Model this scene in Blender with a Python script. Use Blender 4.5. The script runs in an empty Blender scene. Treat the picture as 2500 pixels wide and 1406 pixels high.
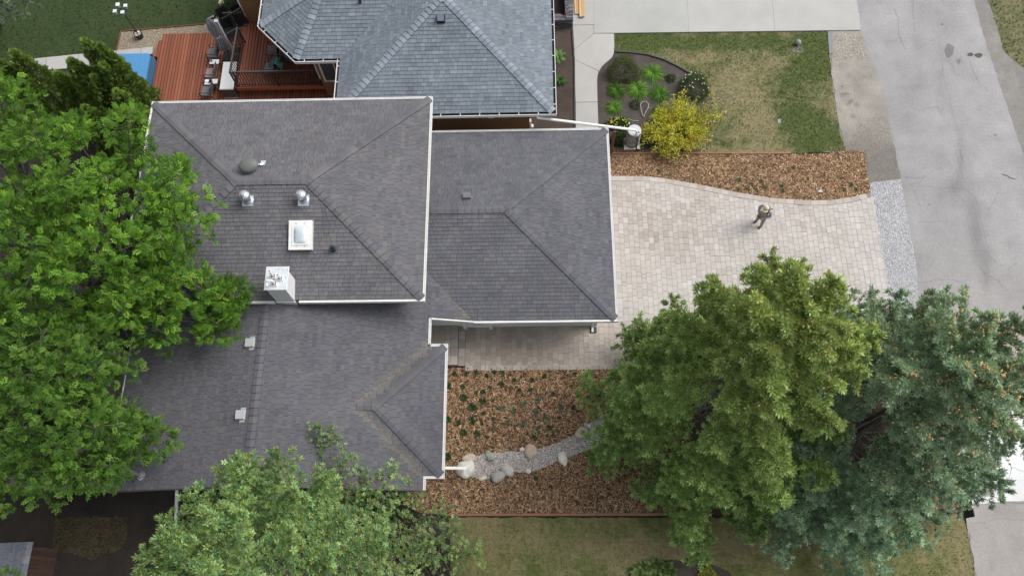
import bpy, math, random
import numpy as np
from mathutils import Vector, Matrix

random.seed(7); RS = np.random.RandomState(11)
SC = bpy.context.scene
COL = SC.collection

# ------------------------------------------------------------------ camera
CAMH = 31.0
F_PX = 1980.0                       # focal length in pixels of a 2500 px wide frame
CM = Matrix(((0.9996145595, 0.0122116881, 0.0249320516),
             (-0.0024355670, 0.9331739192, -0.3594168951),
             (-0.0276550273, 0.3592176376, 0.9328439786)))
cam_d = bpy.data.cameras.new('camera'); cam = bpy.data.objects.new('camera', cam_d); COL.objects.link(cam)
cam_d.sensor_width = 36.0; cam_d.lens = 36.0*F_PX/2500.0; cam_d.clip_start = 0.5; cam_d.clip_end = 2000
cam.matrix_world = Matrix.Translation((0, 0, CAMH)) @ CM.to_4x4()
SC.camera = cam

# ------------------------------------------------------------------ sky, sun, exposure (bright overcast)
SUN_EL, SUN_AZ = 52.0, 68.0          # azimuth: degrees from +Y (up in the picture) towards +X
world = bpy.data.worlds.new("World"); SC.world = world; world.use_nodes = True
wn = world.node_tree; wn.nodes.clear()
w_out = wn.nodes.new('ShaderNodeOutputWorld'); w_bg = wn.nodes.new('ShaderNodeBackground')
w_sky = wn.nodes.new('ShaderNodeTexSky'); w_sky.sky_type = 'NISHITA'; w_sky.sun_disc = False
w_sky.sun_elevation = math.radians(SUN_EL); w_sky.sun_rotation = math.radians(SUN_AZ)
w_sky.air_density = 1.0; w_sky.dust_density = 4.0; w_sky.ozone_density = 1.0
w_hs = wn.nodes.new('ShaderNodeHueSaturation'); w_hs.inputs['Saturation'].default_value = 0.28
wn.links.new(w_sky.outputs[0], w_hs.inputs['Color']); wn.links.new(w_hs.outputs[0], w_bg.inputs[0])
w_bg.inputs[1].default_value = 0.14; wn.links.new(w_bg.outputs[0], w_out.inputs[0])
sun_d = bpy.data.lights.new('sun', 'SUN'); sun_d.energy = 1.3; sun_d.angle = math.radians(36); sun_d.color = (1.0, 0.965, 0.92)
sun = bpy.data.objects.new('sun', sun_d); COL.objects.link(sun)
_e, _a = math.radians(SUN_EL), math.radians(SUN_AZ)
sdir = Vector((math.sin(_a)*math.cos(_e), math.cos(_a)*math.cos(_e), math.sin(_e)))
sun.rotation_euler = sdir.to_track_quat('Z', 'Y').to_euler(); sun.location = (40, 15, 60)
SC.view_settings.view_transform = 'Standard'; SC.view_settings.look = 'None'
SC.view_settings.exposure = 0.60; SC.view_settings.gamma = 1.0; SC.view_settings.use_curve_mapping = False
SC.render.engine = 'CYCLES'
SC.cycles.max_bounces = 6; SC.cycles.diffuse_bounces = 3; SC.cycles.transparent_max_bounces = 4

# ------------------------------------------------------------------ helpers
CMn = np.array([list(r) for r in CM])
def ray(px, py):
    return CMn @ np.array([(px-1250.0)/F_PX, -(py-703.0)/F_PX, -1.0])
def G(px, py, z=0.0):
    """point of the place seen at a photo pixel, on the level z"""
    d = ray(px, py); t = (z-CAMH)/d[2]
    return np.array([d[0]*t, d[1]*t, z])
def hit(px, py, plane):
    """point on a roof plane (a, b, c): z = a x + b y + c"""
    d = ray(px, py); a, b, c = plane
    t = (c-CAMH)/(d[2]-a*d[0]-b*d[1])
    return np.array([d[0]*t, d[1]*t, CAMH+d[2]*t])
def topx(P):
    c = CMn.T @ (np.asarray(P, float)-np.array([0, 0, CAMH]))
    return F_PX*c[0]/-c[2]+1250, -F_PX*c[1]/-c[2]+703

ORG = {}
def props(o, label=None, cat=None, group=None, kind=None):
    if label: o['label'] = label
    if cat: o['category'] = cat
    if group: o['group'] = group
    if kind: o['kind'] = kind
    return o
def thing(name, loc, label, cat, group=None, kind=None):
    o = bpy.data.objects.new(name, None); COL.objects.link(o); o.location = tuple(loc)
    o.empty_display_size = 0.2
    ORG[o.name] = np.array(loc, float)
    return props(o, label, cat, group, kind)

class MB:
    """collects faces in world coordinates, builds ONE mesh object"""
    def __init__(self): self.v = []; self.f = []; self.t = []; self.m = []
    def poly(self, pts, tone=(1, 1, 1), m=0):
        n = len(self.v); self.v.extend([tuple(map(float, p)) for p in pts]); self.f.append(tuple(range(n, n+len(pts)))); self.t.append(tone); self.m.append(m)
    def mesh_(self, verts, faces, tone=(1, 1, 1), m=0):
        n = len(self.v); self.v.extend([tuple(map(float, p)) for p in verts])
        for f in faces: self.f.append(tuple(i+n for i in f)); self.t.append(tone); self.m.append(m)
    def hexa(self, b, t, tone=(1, 1, 1), m=0):      # bottom quad, top quad (both counter-clockwise from above)
        self.mesh_(list(b)+list(t), [(3, 2, 1, 0), (4, 5, 6, 7), (0, 1, 5, 4), (1, 2, 6, 5), (2, 3, 7, 6), (3, 0, 4, 7)], tone, m)
    def box(self, x0, x1, y0, y1, z0, z1, tone=(1, 1, 1), m=0, bev=0.0):
        if bev > 0:
            b = [(x0, y0, z0), (x1, y0, z0), (x1, y1, z0), (x0, y1, z0)]; k = [(x0, y0, z1-bev), (x1, y0, z1-bev), (x1, y1, z1-bev), (x0, y1, z1-bev)]
            t = [(x0+bev, y0+bev, z1), (x1-bev, y0+bev, z1), (x1-bev, y1-bev, z1), (x0+bev, y1-bev, z1)]
            self.mesh_(b+k+t, [(3, 2, 1, 0), (0, 1, 5, 4), (1, 2, 6, 5), (2, 3, 7, 6), (3, 0, 4, 7), (4, 5, 9, 8), (5, 6, 10, 9), (6, 7, 11, 10), (7, 4, 8, 11), (8, 9, 10, 11)], tone, m)
        else:
            self.hexa([(x0, y0, z0), (x1, y0, z0), (x1, y1, z0), (x0, y1, z0)], [(x0, y0, z1), (x1, y0, z1), (x1, y1, z1), (x0, y1, z1)], tone, m)
    def obox(self, c, ax, ay, az, tone=(1, 1, 1), m=0):  # centre and three half-axis vectors
        c, ax, ay, az = map(lambda q: np.asarray(q, float), (c, ax, ay, az))
        self.hexa([c-ax-ay-az, c+ax-ay-az, c+ax+ay-az, c-ax+ay-az], [c-ax-ay+az, c+ax-ay+az, c+ax+ay+az, c-ax+ay+az], tone, m)
    def bar(self, p, q, w, h, tone=(1, 1, 1), m=0, up=(0, 0, 1)):
        p, q = np.asarray(p, float), np.asarray(q, float); d = q-p; L = np.linalg.norm(d); d = d/L
        up = np.asarray(up, float)
        if abs(d@up) > 0.98: up = np.array([0, 1.0, 0])
        s = np.cross(d, up); s /= np.linalg.norm(s); u = np.cross(s, d)
        self.obox((p+q)/2, d*L/2, s*-w/2, u*h/2, tone, m)
    def prism(self, pts, z0, z1, tone=(1, 1, 1), m=0):   # ccw footprint
        n = len(pts); b = [(p[0], p[1], z0) for p in pts]; t = [(p[0], p[1], z1) for p in pts]
        self.mesh_(b+t, [tuple(range(n, 2*n)), tuple(range(n-1, -1, -1))]+[(i, (i+1) % n, n+(i+1) % n, n+i) for i in range(n)], tone, m)
    def tube(self, pts, rad, n=6, tone=(1, 1, 1), m=0, cap=True):
        pts = [np.asarray(p, float) for p in pts]
        if not hasattr(rad, '__len__'): rad = [rad]*len(pts)
        vs = []; fs = []; ref = np.array([0.31, 0.12, 0.94])
        for i, p in enumerate(pts):
            d = pts[min(i+1, len(pts)-1)]-pts[max(i-1, 0)]; d = d/(np.linalg.norm(d)+1e-9)
            r_ = ref if abs(d@ref) < 0.95 else np.array([1.0, 0, 0])
            a = np.cross(d, r_); a /= np.linalg.norm(a); b = np.cross(d, a)
            for k in range(n):
                th = 2*math.pi*k/n; vs.append(p+rad[i]*(a*math.cos(th)+b*math.sin(th)))
        for i in range(len(pts)-1):
            for k in range(n): fs.append((i*n+k, i*n+(k+1) % n, (i+1)*n+(k+1) % n, (i+1)*n+k))
        if cap: fs.append(tuple(range(n-1, -1, -1))); fs.append(tuple(range((len(pts)-1)*n, len(pts)*n)))
        self.mesh_(vs, fs, tone, m)
    def lathe(self, prof, c, n=20, tone=(1, 1, 1), m=0, axis=None, sx=1.0):   # prof: (r, z) list bottom to top
        c = np.asarray(c, float)
        if axis is None: A = np.eye(3)
        else:
            z = np.asarray(axis, float); z = z/np.linalg.norm(z); x = np.cross([0, 1.0, 0.01], z); x /= np.linalg.norm(x); A = np.stack([x, np.cross(z, x), z], 1)
        vs = []; fs = []
        for r, z in prof:
            for k in range(n):
                th = 2*math.pi*k/n; vs.append(c+A @ np.array([r*sx*math.cos(th), r*math.sin(th), z]))
        for i in range(len(prof)-1):
            for k in range(n): fs.append((i*n+k, i*n+(k+1) % n, (i+1)*n+(k+1) % n, (i+1)*n+k))
        fs.append(tuple(range(n-1, -1, -1))); fs.append(tuple(range((len(prof)-1)*n, len(prof)*n)))
        self.mesh_(vs, fs, tone, m)
    def blob(self, c, rx, ry, rz, n=10, k=7, jit=0.1, tone=(1, 1, 1), m=0, seed=0, rot=0.0):
        rs = np.random.RandomState(seed+1); vs = []; fs = []
        ph = rs.uniform(0, 6.28, 6)
        for i in range(k+1):
            la = -math.pi/2+math.pi*i/k
            for j in range(n):
                lo = 2*math.pi*j/n
                q = 1+jit*(math.sin(2*lo+ph[0])*math.cos(la)+.7*math.sin(3*lo+ph[1]+la*2)*math.cos(la)+.6*math.sin(2*la+ph[2])+.5*math.sin(5*lo+ph[3]+la)*math.cos(la))
                x, y, z = rx*q*math.cos(la)*math.cos(lo), ry*q*math.cos(la)*math.sin(lo), rz*q*math.sin(la)
                vs.append((c[0]+x*math.cos(rot)-y*math.sin(rot), c[1]+x*math.sin(rot)+y*math.cos(rot), c[2]+z))
        for i in range(k):
            for j in range(n): fs.append((i*n+j, i*n+(j+1) % n, (i+1)*n+(j+1) % n, (i+1)*n+j))
        self.mesh_(vs, fs, tone, m)
    def build(self, name, mats, parent=None, label=None, cat=None, group=None, kind=None, smooth=False, origin=None):
        if not isinstance(mats, (list, tuple)): mats = [mats]
        V = np.array(self.v, float).reshape(-1, 3)
        if parent is not None: org = ORG[parent.name]
        elif origin is not None: org = np.array(origin, float)
        else:
            org = np.array([(V[:, 0].min()+V[:, 0].max())/2, (V[:, 1].min()+V[:, 1].max())/2, V[:, 2].min()]) if len(V) else np.zeros(3)
        me = bpy.data.meshes.new(name); me.from_pydata((V-org).tolist(), [], self.f)
        a = me.attributes.new('tone', 'FLOAT_COLOR', 'FACE')
        t = np.ones((len(self.f), 4), np.float32); t[:, :3] = np.array(self.t, np.float32).reshape(-1, 3); a.data.foreach_set('color', t.ravel())
        if len(mats) > 1: me.polygons.foreach_set('material_index', self.m)
        for mt in mats: me.materials.append(mt)
        if smooth: me.polygons.foreach_set('use_smooth', [True]*len(self.f))
        o = bpy.data.objects.new(name, me); COL.objects.link(o)
        if parent is not None: o.parent = parent
        else: o.location = org
        ORG[o.name] = org
        return props(o, label, cat, group, kind)

def build_np(V, F, T, name, mat, parent=None, label=None, cat=None, group=None, kind=None, origin=None):
    """V (n,3) world, F (m,k) faces, T (m,3) face colours"""
    org = ORG[parent.name] if parent is not None else (np.array(origin, float) if origin is not None else np.array([V[:, 0].mean(), V[:, 1].mean(), V[:, 2].min()]))
    me = bpy.data.meshes.new(name); k = F.shape[1]
    me.vertices.add(len(V)); me.vertices.foreach_set('co', (V-org).astype(np.float32).ravel())
    me.loops.add(F.size); me.loops.foreach_set('vertex_index', F.astype(np.int32).ravel())
    me.polygons.add(len(F)); me.polygons.foreach_set('loop_start', np.arange(0, F.size, k, dtype=np.int32))
    me.update(calc_edges=True)
    a = me.attributes.new('tone', 'FLOAT_COLOR', 'FACE'); t = np.ones((len(F), 4), np.float32); t[:, :3] = np.clip(T, 0, 1); a.data.foreach_set('color', t.ravel())
    me.materials.append(mat)
    o = bpy.data.objects.new(name, me); COL.objects.link(o)
    if parent is not None: o.parent = parent
    else: o.location = org
    ORG[o.name] = org
    return props(o, label, cat, group, kind)

def inst(tv, tf, pos, rot, scl, tone):
    """many copies of a template as arrays; rot (n,3,3) columns = template axes"""
    tv = np.asarray(tv, float); tf = np.asarray(tf, int); n = len(pos)
    scl = np.asarray(scl, float)
    if scl.ndim == 1: scl = scl[:, None]
    V = np.einsum('nij,vj->nvi', rot, tv)*scl[:, None, :1] + pos[:, None, :]
    F = tf[None]+(np.arange(n)*len(tv))[:, None, None]
    T = np.repeat(tone, len(tf), axis=0)
    return V.reshape(-1, 3), F.reshape(-1, tf.shape[1]), T
def merge(parts):
    Vs, Fs, Ts = [], [], []; o = 0
    for V, F, T in parts:
        Vs.append(V); Fs.append(F+o); Ts.append(T); o += len(V)
    return np.concatenate(Vs), np.concatenate(Fs), np.concatenate(Ts)
def frames(d, rs, roll=None):
    """rotation matrices whose third axis is d, random roll"""
    d = d/np.linalg.norm(d, axis=1, keepdims=True); n = len(d)
    r = rs.normal(size=(n, 3)); 
    x = np.cross(r, d); x /= np.linalg.norm(x, axis=1, keepdims=True)+1e-9
    y = np.cross(d, x)
    return np.stack([x, y, d], axis=2)
def frames_up(d, up=(0, 0, 1)):
    """third axis d, second axis as near `up` as possible"""
    d = d/np.linalg.norm(d, axis=1, keepdims=True); u = np.asarray(up, float)
    if u.ndim == 1: u = np.broadcast_to(u, d.shape)
    x = np.cross(u, d); x /= np.linalg.norm(x, axis=1, keepdims=True)+1e-9
    return np.stack([x, np.cross(d, x), d], axis=2)

def inpoly(x, y, P):
    P = np.asarray(P, float); r = np.zeros(len(x), bool); j = len(P)-1
    for i in range(len(P)):
        xi, yi, xj, yj = P[i, 0], P[i, 1], P[j, 0], P[j, 1]
        c = ((yi > y) != (yj > y)) & (x < (xj-xi)*(y-yi)/(yj-yi+1e-12)+xi); r ^= c; j = i
    return r
def clip(poly, conv):
    """subject polygon clipped by a convex ccw polygon (2D)"""
    out = [tuple(p[:2]) for p in poly]; n = len(conv)
    for i in range(n):
        a, b = conv[i], conv[(i+1) % n]; ex, ey = b[0]-a[0], b[1]-a[1]
        src = out; out = []
        for j in range(len(src)):
            p, q = src[j-1], src[j]
            sp = ex*(p[1]-a[1])-ey*(p[0]-a[0]); sq = ex*(q[1]-a[1])-ey*(q[0]-a[0])
            if (sp >= 0) != (sq >= 0):
                t = sp/(sp-sq); out.append((p[0]+t*(q[0]-p[0]), p[1]+t*(q[1]-p[1])))
            if sq >= 0: out.append(q)
        if not out: return []
    r = []
    for p in out:
        if not r or abs(p[0]-r[-1][0])+abs(p[1]-r[-1][1]) > 1e-5: r.append(p)
    if len(r) > 1 and abs(r[0][0]-r[-1][0])+abs(r[0][1]-r[-1][1]) < 1e-5: r.pop()
    return r if len(r) > 2 else []
def parea(P): return 0.5*sum(P[i-1][0]*P[i][1]-P[i][0]*P[i-1][1] for i in range(len(P)))
def ccw(P): return list(P) if parea(P) > 0 else list(P)[::-1]
_g = RS.rand(64, 64)
def vnoise(x, y):
    x, y = np.asarray(x, float), np.asarray(y, float); xi, yi = np.floor(x).astype(int), np.floor(y).astype(int); fx, fy = x-xi, y-yi
    fx, fy = fx*fx*(3-2*fx), fy*fy*(3-2*fy); g = lambda a, b: _g[a % 64, b % 64]
    return (g(xi, yi)*(1-fx)+g(xi+1, yi)*fx)*(1-fy)+(g(xi, yi+1)*(1-fx)+g(xi+1, yi+1)*fx)*fy
def fbm(x, y, s=1.0, o=3):
    r, a, t = 0, 1.0, 0
    for i in range(o): r = r+a*vnoise(x*s+17.3*i, y*s+9.1*i); t += a; a *= .5; s *= 2.1
    return r/t
def mixc(a, b, f):
    f = np.clip(np.asarray(f, float), 0, 1)[..., None]; return np.asarray(a)*(1-f)+np.asarray(b)*f

# ------------------------------------------------------------------ materials
def mat(name, col=(1, 1, 1), rough=0.85, noise=0.0, nscale=8.0, bump=0.0, bscale=40.0, metal=0.0, trans=0.0, spec=0.35, stretch=None, noise2=0.0, n2scale=1.0, gloss_var=0.0):
    m = bpy.data.materials.new(name); m.use_nodes = True; nt = m.node_tree; N = nt.nodes; L = nt.links; N.clear()
    out = N.new('ShaderNodeOutputMaterial'); b = N.new('ShaderNodeBsdfPrincipled')
    b.inputs['Roughness'].default_value = rough; b.inputs['Metallic'].default_value = metal; b.inputs['Specular IOR Level'].default_value = spec
    at_ = N.new('ShaderNodeAttribute'); at_.attribute_name = 'tone'
    mul = N.new('ShaderNodeMix'); mul.data_type = 'RGBA'; mul.blend_type = 'MULTIPLY'; mul.inputs[0].default_value = 1.0
    mul.inputs[6].default_value = (*col, 1); L.new(at_.outputs['Color'], mul.inputs[7]); res = mul.outputs[2]
    geo = N.new('ShaderNodeNewGeometry'); pos = geo.outputs['Position']
    if stretch:
        mp = N.new('ShaderNodeMapping'); mp.inputs['Scale'].default_value = stretch; L.new(pos, mp.inputs['Vector']); pos = mp.outputs[0]
    def nz(scale, amp, src, detail=4.0):
        t = N.new('ShaderNodeTexNoise'); t.inputs['Scale'].default_value = scale; t.inputs['Detail'].default_value = detail; t.inputs['Roughness'].default_value = 0.65; L.new(pos, t.inputs['Vector'])
        mr = N.new('ShaderNodeMapRange'); mr.inputs['From Min'].default_value = 0.25; mr.inputs['From Max'].default_value = 0.75
        mr.inputs['To Min'].default_value = 1-amp; mr.inputs['To Max'].default_value = 1+amp; L.new(t.outputs[0], mr.inputs[0])
        v = N.new('ShaderNodeVectorMath'); v.operation = 'SCALE'; L.new(src, v.inputs[0]); L.new(mr.outputs[0], v.inputs['Scale']); return v.outputs[0]
    if noise: res = nz(nscale, noise, res)
    if noise2: res = nz(n2scale, noise2, res, 3.0)
    L.new(res, b.inputs['Base Color'])
    if bump:
        t = N.new('ShaderNodeTexNoise'); t.inputs['Scale'].default_value = bscale; t.inputs['Detail'].default_value = 3; L.new(pos, t.inputs['Vector'])
        bp = N.new('ShaderNodeBump'); bp.inputs['Strength'].default_value = bump; bp.inputs['Distance'].default_value = 0.02; L.new(t.outputs[0], bp.inputs['Height']); L.new(bp.outputs[0], b.inputs['Normal'])
    if trans:
        tr = N.new('ShaderNodeBsdfTranslucent'); L.new(res, tr.inputs['Color'])
        mx = N.new('ShaderNodeMixShader'); mx.inputs[0].default_value = trans; L.new(b.outputs[0], mx.inputs[1]); L.new(tr.outputs[0], mx.inputs[2]); L.new(mx.outputs[0], out.inputs[0])
    else: L.new(b.outputs[0], out.inputs[0])
    return m
M = {}
M['shingle'] = mat('asphalt_shingle', rough=0.95, noise=0.22, nscale=55, noise2=0.13, n2scale=0.6, bump=0.3, bscale=180, spec=0.15)
M['roofbase'] = mat('roof_underlay', (0.03, 0.028, 0.03), rough=1)
M['white'] = mat('white_painted_metal', (0.66, 0.66, 0.65), rough=0.45, noise=0.06, nscale=9, noise2=0.09, n2scale=1.7)
M['wallwhite'] = mat('off_white_siding', (0.60, 0.60, 0.60), rough=0.8, noise=0.05, nscale=5)
M['stucco'] = mat('brown_stucco', (0.235, 0.125, 0.060), rough=0.95, noise=0.12, nscale=60, bump=0.4, bscale=120, noise2=0.07, n2scale=1.0)
M['dark'] = mat('dark_recess', (0.02, 0.02, 0.022), rough=0.6)
M['black'] = mat('black_metal', (0.022, 0.021, 0.022), rough=0.45, spec=0.5)
M['blackplastic'] = mat('black_plastic', (0.02, 0.022, 0.026), rough=0.35, spec=0.5)
M['galv'] = mat('galvanised_metal', (0.62, 0.65, 0.68), rough=0.32, metal=0.85, noise=0.12, nscale=20)
M['greymetal'] = mat('grey_painted_metal', (0.30, 0.32, 0.34), rough=0.5, noise=0.08, nscale=12)
M['dish'] = mat('grey_green_plastic', (0.115, 0.125, 0.115), rough=0.55, noise=0.06, nscale=30)
M['glass'] = mat('window_glass', (0.06, 0.075, 0.085), rough=0.06, spec=0.8)
M['acrylic'] = mat('acrylic_dome', (0.46, 0.52, 0.56), rough=0.12, spec=0.7, noise=0.22, nscale=3.5)
M['paver'] = mat('tan_concrete_paver', rough=0.9, noise=0.10, nscale=40, noise2=0.07, n2scale=0.8, bump=0.25, bscale=90, spec=0.25)
M['sand'] = mat('joint_sand', (0.22, 0.195, 0.17), rough=1, noise=0.2, nscale=60)
M['concrete'] = mat('pale_concrete', (1, 1, 1), rough=0.9, noise=0.05, nscale=30, noise2=0.09, n2scale=0.6, bump=0.12, bscale=150)
M['asphalt'] = mat('worn_asphalt', (1, 1, 1), rough=0.92, noise=0.15, nscale=11, noise2=0.12, n2scale=0.9, bump=0.3, bscale=140)
M['dirt'] = mat('packed_dirt', (1, 1, 1), rough=1, noise=0.30, nscale=22, noise2=0.15, n2scale=2.0, bump=0.6, bscale=40)
M['soil'] = mat('dark_soil', (1, 1, 1), rough=1, noise=0.40, nscale=30, noise2=0.22, n2scale=1.7, bump=0.8, bscale=35)
M['grassbase'] = mat('turf', (1, 1, 1), rough=1, noise=0.34, nscale=34, noise2=0.20, n2scale=6.0, bump=0.4, bscale=60)
M['blade'] = mat('grass_blade', rough=0.8, trans=0.25, spec=0.15)
M['leaf'] = mat('green_leaf', rough=0.6, trans=0.32, spec=0.22)
M['needle'] = mat('conifer_needles', rough=0.65, trans=0.30, spec=0.3)
M['bark'] = mat('grey_brown_bark', (0.085, 0.074, 0.064), rough=0.95, noise=0.3, nscale=14, bump=0.6, bscale=30)
M['chips'] = mat('bark_chips', rough=0.95, noise=0.18, nscale=60)
M['pebble'] = mat('gravel_pebbles', rough=0.9, noise=0.12, nscale=50)
M['boulder'] = mat('field_boulder', rough=0.88, noise=0.22, nscale=9, noise2=0.14, n2scale=3, bump=0.5, bscale=25)
M['deck'] = mat('red_stained_board', rough=0.6, noise=0.10, nscale=7, stretch=(9, 0.8, 3), noise2=0.08, n2scale=1, spec=0.4)
M['timber'] = mat('brown_timber', (0.25, 0.13, 0.075), rough=0.9, noise=0.2, nscale=9, stretch=(0.7, 8, 8))
M['lumber'] = mat('pale_lumber', (0.50, 0.34, 0.18), rough=0.85, noise=0.15, nscale=8, stretch=(8, 0.7, 6))
M['tarp'] = mat('blue_vinyl_cover', (0.065, 0.215, 0.42), rough=0.42, noise=0.07, nscale=5, bump=0.15, bscale=7, spec=0.4)
M['fabric'] = mat('grey_sling_fabric', (0.14, 0.14, 0.15), rough=0.9, noise=0.1, nscale=60)
M['fabric2'] = mat('grey_umbrella_canvas', (0.27, 0.28, 0.31), rough=0.9, noise=0.1, nscale=14)
M['plain'] = mat('painted_surface', rough=0.6, noise=0.05, nscale=12)
M['stone'] = mat('ledger_stone', rough=0.9, noise=0.25, nscale=18, bump=0.4, bscale=40)
M['cloth'] = mat('clothing_cloth', rough=0.95, noise=0.10, nscale=50)
M['skin'] = mat('skin', (0.45, 0.26, 0.19), rough=0.6)
M['barrel'] = mat('grey_barrel_plastic', rough=0.5, noise=0.06, nscale=14, noise2=0.05, n2scale=3)

# ------------------------------------------------------------------ ground sheets
def px_poly(pts, z=0.0): return [tuple(G(x, y, z)[:2]) for x, y in pts]
def rough_edge(P, amp, step=0.12, seed=0):
    out = []; rs = np.random.RandomState(seed)
    for i in range(len(P)):
        a, b = np.array(P[i-1]), np.array(P[i]); L = np.linalg.norm(b-a); n = max(1, int(L/step)); nv = np.array([-(b-a)[1], (b-a)[0]])/(L+1e-9)
        for k in range(n):
            p = a+(b-a)*k/n
            q = (fbm(p[0]*3.1, p[1]*3.1, 1.0, 3)-.5)*2*amp+rs.normal()*amp*.25
            out.append(tuple(p+nv*q))
    return out
def sheet(name, P, z, m, tonef, cell=0.25, kind='structure', parent=None, **kw):
    P = ccw(P); mb = MB(); xs = [p[0] for p in P]; ys = [p[1] for p in P]
    nx = int((max(xs)-min(xs))/cell)+1; ny = int((max(ys)-min(ys))/cell)+1; x0, y0 = min(xs), min(ys)
    for j in range(ny):
        row = clip(P, [(x0-1, y0+j*cell), (max(xs)+1, y0+j*cell), (max(xs)+1, y0+(j+1)*cell), (x0-1, y0+(j+1)*cell)])
        if not row: continue
        rx = [p[0] for p in row]
        for i in range(int((min(rx)-x0)/cell), min(nx, int((max(rx)-x0)/cell)+1)):
            a, b = x0+i*cell, y0+j*cell
            q = clip(row, [(a, b), (a+cell, b), (a+cell, b+cell), (a, b+cell)])
            if q: mb.poly([(p[0], p[1], z) for p in q], tuple(tonef(a+cell/2, b+cell/2)))
    return mb.build(name, m, parent, kind=kind, origin=(sum(xs)/len(xs), sum(ys)/len(ys), z) if parent is None else None, **kw)
def scatter_pts(P, dens, rs):
    P = np.array(P); lo, hi = P.min(0), P.max(0); n = int((hi[0]-lo[0])*(hi[1]-lo[1])*dens)
    x = rs.uniform(lo[0], hi[0], n); y = rs.uniform(lo[1], hi[1], n); k = inpoly(x, y, P); return x[k], y[k]

BLADE_V = []; BLADE_F = []
for _k in range(6):
    a = _k*1.05+.3; o = len(BLADE_V); c, s = math.cos(a), math.sin(a); r = 1.0 if _k % 2 else .7
    BLADE_V += [(-s*.10, c*.10, 0), (s*.10, -c*.10, 0), (c*.55*r, s*.55*r, .75*r)]; BLADE_F.append((o, o+1, o+2))
def turf(name, P, dens, tonef, h=0.075, z=0.0, seed=3, avoid=()):
    rs = np.random.RandomState(seed); x, y = scatter_pts(P, dens, rs)
    for A in avoid:
        k = ~inpoly(x, y, np.array(A)); x, y = x[k], y[k]
    n = len(x); pos = np.stack([x, y, np.full(n, z)], 1)
    d = np.stack([rs.normal(0, .22, n), rs.normal(0, .22, n), np.ones(n)], 1)
    t = np.array([tonef(a, b) for a, b in zip(x, y)])*rs.uniform(.75, 1.25, (n, 1))
    V, F, T = inst(BLADE_V, BLADE_F, pos, frames(d, rs), h*rs.uniform(.6, 1.3, n), t)
    return build_np(V, F, T, name, M['blade'], kind='stuff', origin=(x.mean(), y.mean(), z))
OCT_V = np.array([(1, 0, 0), (-1, 0, 0), (0, 1, 0), (0, -1, 0), (0, 0, 1), (0, 0, -1)], float)*np.array([1, .75, .6]); OCT_F = [(0, 2, 4), (2, 1, 4), (1, 3, 4), (3, 0, 4), (2, 0, 5), (1, 2, 5), (3, 1, 5), (0, 3, 5)]
OCT_T = OCT_F[:4]
def pebbles(name, P, dens, size, cols, z=0.0, seed=4, **kw):
    rs = np.random.RandomState(seed); x, y = scatter_pts(P, dens, rs); n = len(x)
    pos = np.stack([x, y, z+rs.uniform(0, size*.5, n)], 1); d = np.stack([rs.normal(0, .3, n), rs.normal(0, .3, n), np.ones(n)], 1)
    C = np.array(cols)[rs.randint(0, len(cols), n)]*rs.uniform(.75, 1.25, (n, 1))
    V, F, T = inst(OCT_V, OCT_T, pos, frames(d, rs), size*rs.uniform(.5, 1.3, n), C)
    return build_np(V, F, T, name, M['pebble'], kind='stuff', origin=(x.mean(), y.mean(), z), **kw)
CHIP_V = [(-1, -.22, 0), (1, -.16, .05), (1, .16, .05), (-1, .22, 0), (-.1, 0, .22), (.9, 0, .18)]
CHIP_F = [(0, 1, 5), (0, 5, 4), (4, 5, 2), (4, 2, 3), (0, 4, 3), (1, 2, 5)]
CHIPC = [(.270, .160, .084), (.365, .236, .134), (.180, .100, .054), (.46, .335, .21), (.110, .064, .040), (.30, .188, .106), (.56, .44, .30)]
def chips(name, P, dens, z=0.0, seed=5):
    rs = np.random.RandomState(seed); x, y = scatter_pts(P, dens, rs); n = len(x)
    pos = np.stack([x, y, z+rs.uniform(0, .03, n)], 1); d = np.stack([rs.normal(0, .28, n), rs.normal(0, .28, n), np.ones(n)], 1)
    C = np.array(CHIPC)[rs.choice(7, n, p=[.24, .2, .2, .1, .13, .1, .03])]*rs.uniform(.7, 1.25, (n, 1))
    C = C*(.8+.4*fbm(x, y, 0.9))[:, None]
    V, F, T = inst(CHIP_V, CHIP_F, pos, frames(d, rs), rs.uniform(.028, .082, n), C)
    return build_np(V, F, T, name, M['chips'], kind='stuff', origin=(x.mean(), y.mean(), z))

const = lambda c: (lambda x, y: c)
# whole ground to beyond the frame (soil)
def t_ground(x, y):
    f = float(fbm(x, y, .35)); return np.array((.034, .029, .025))*(.7+.6*f)
sheet('ground', [(-60, -40), (60, -40), (60, 70), (-60, 70)], -0.03, M['soil'], t_ground, cell=4.0)

# ---- neighbour's lawn, far left top
def t_lawn_nw(x, y):
    f = fbm(x, y, .5); g = fbm(x+40, y, 2.0); return mixc((.020, .041, .011), (.042, .057, .017), .6*f+.5*(g-.4))
P_LNW = px_poly([(-200, -60), (575, -60), (560, 0), (545, 25), (500, 58), (400, 68), (297, 76), (285, 126), (205, 134), (95, 144), (20, 153), (-120, 170)])
sheet('lawn', rough_edge(P_LNW, .03), 0.0, M['grassbase'], t_lawn_nw, .3)
turf('grass', P_LNW, 80, t_lawn_nw, .06, seed=21)
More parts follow.
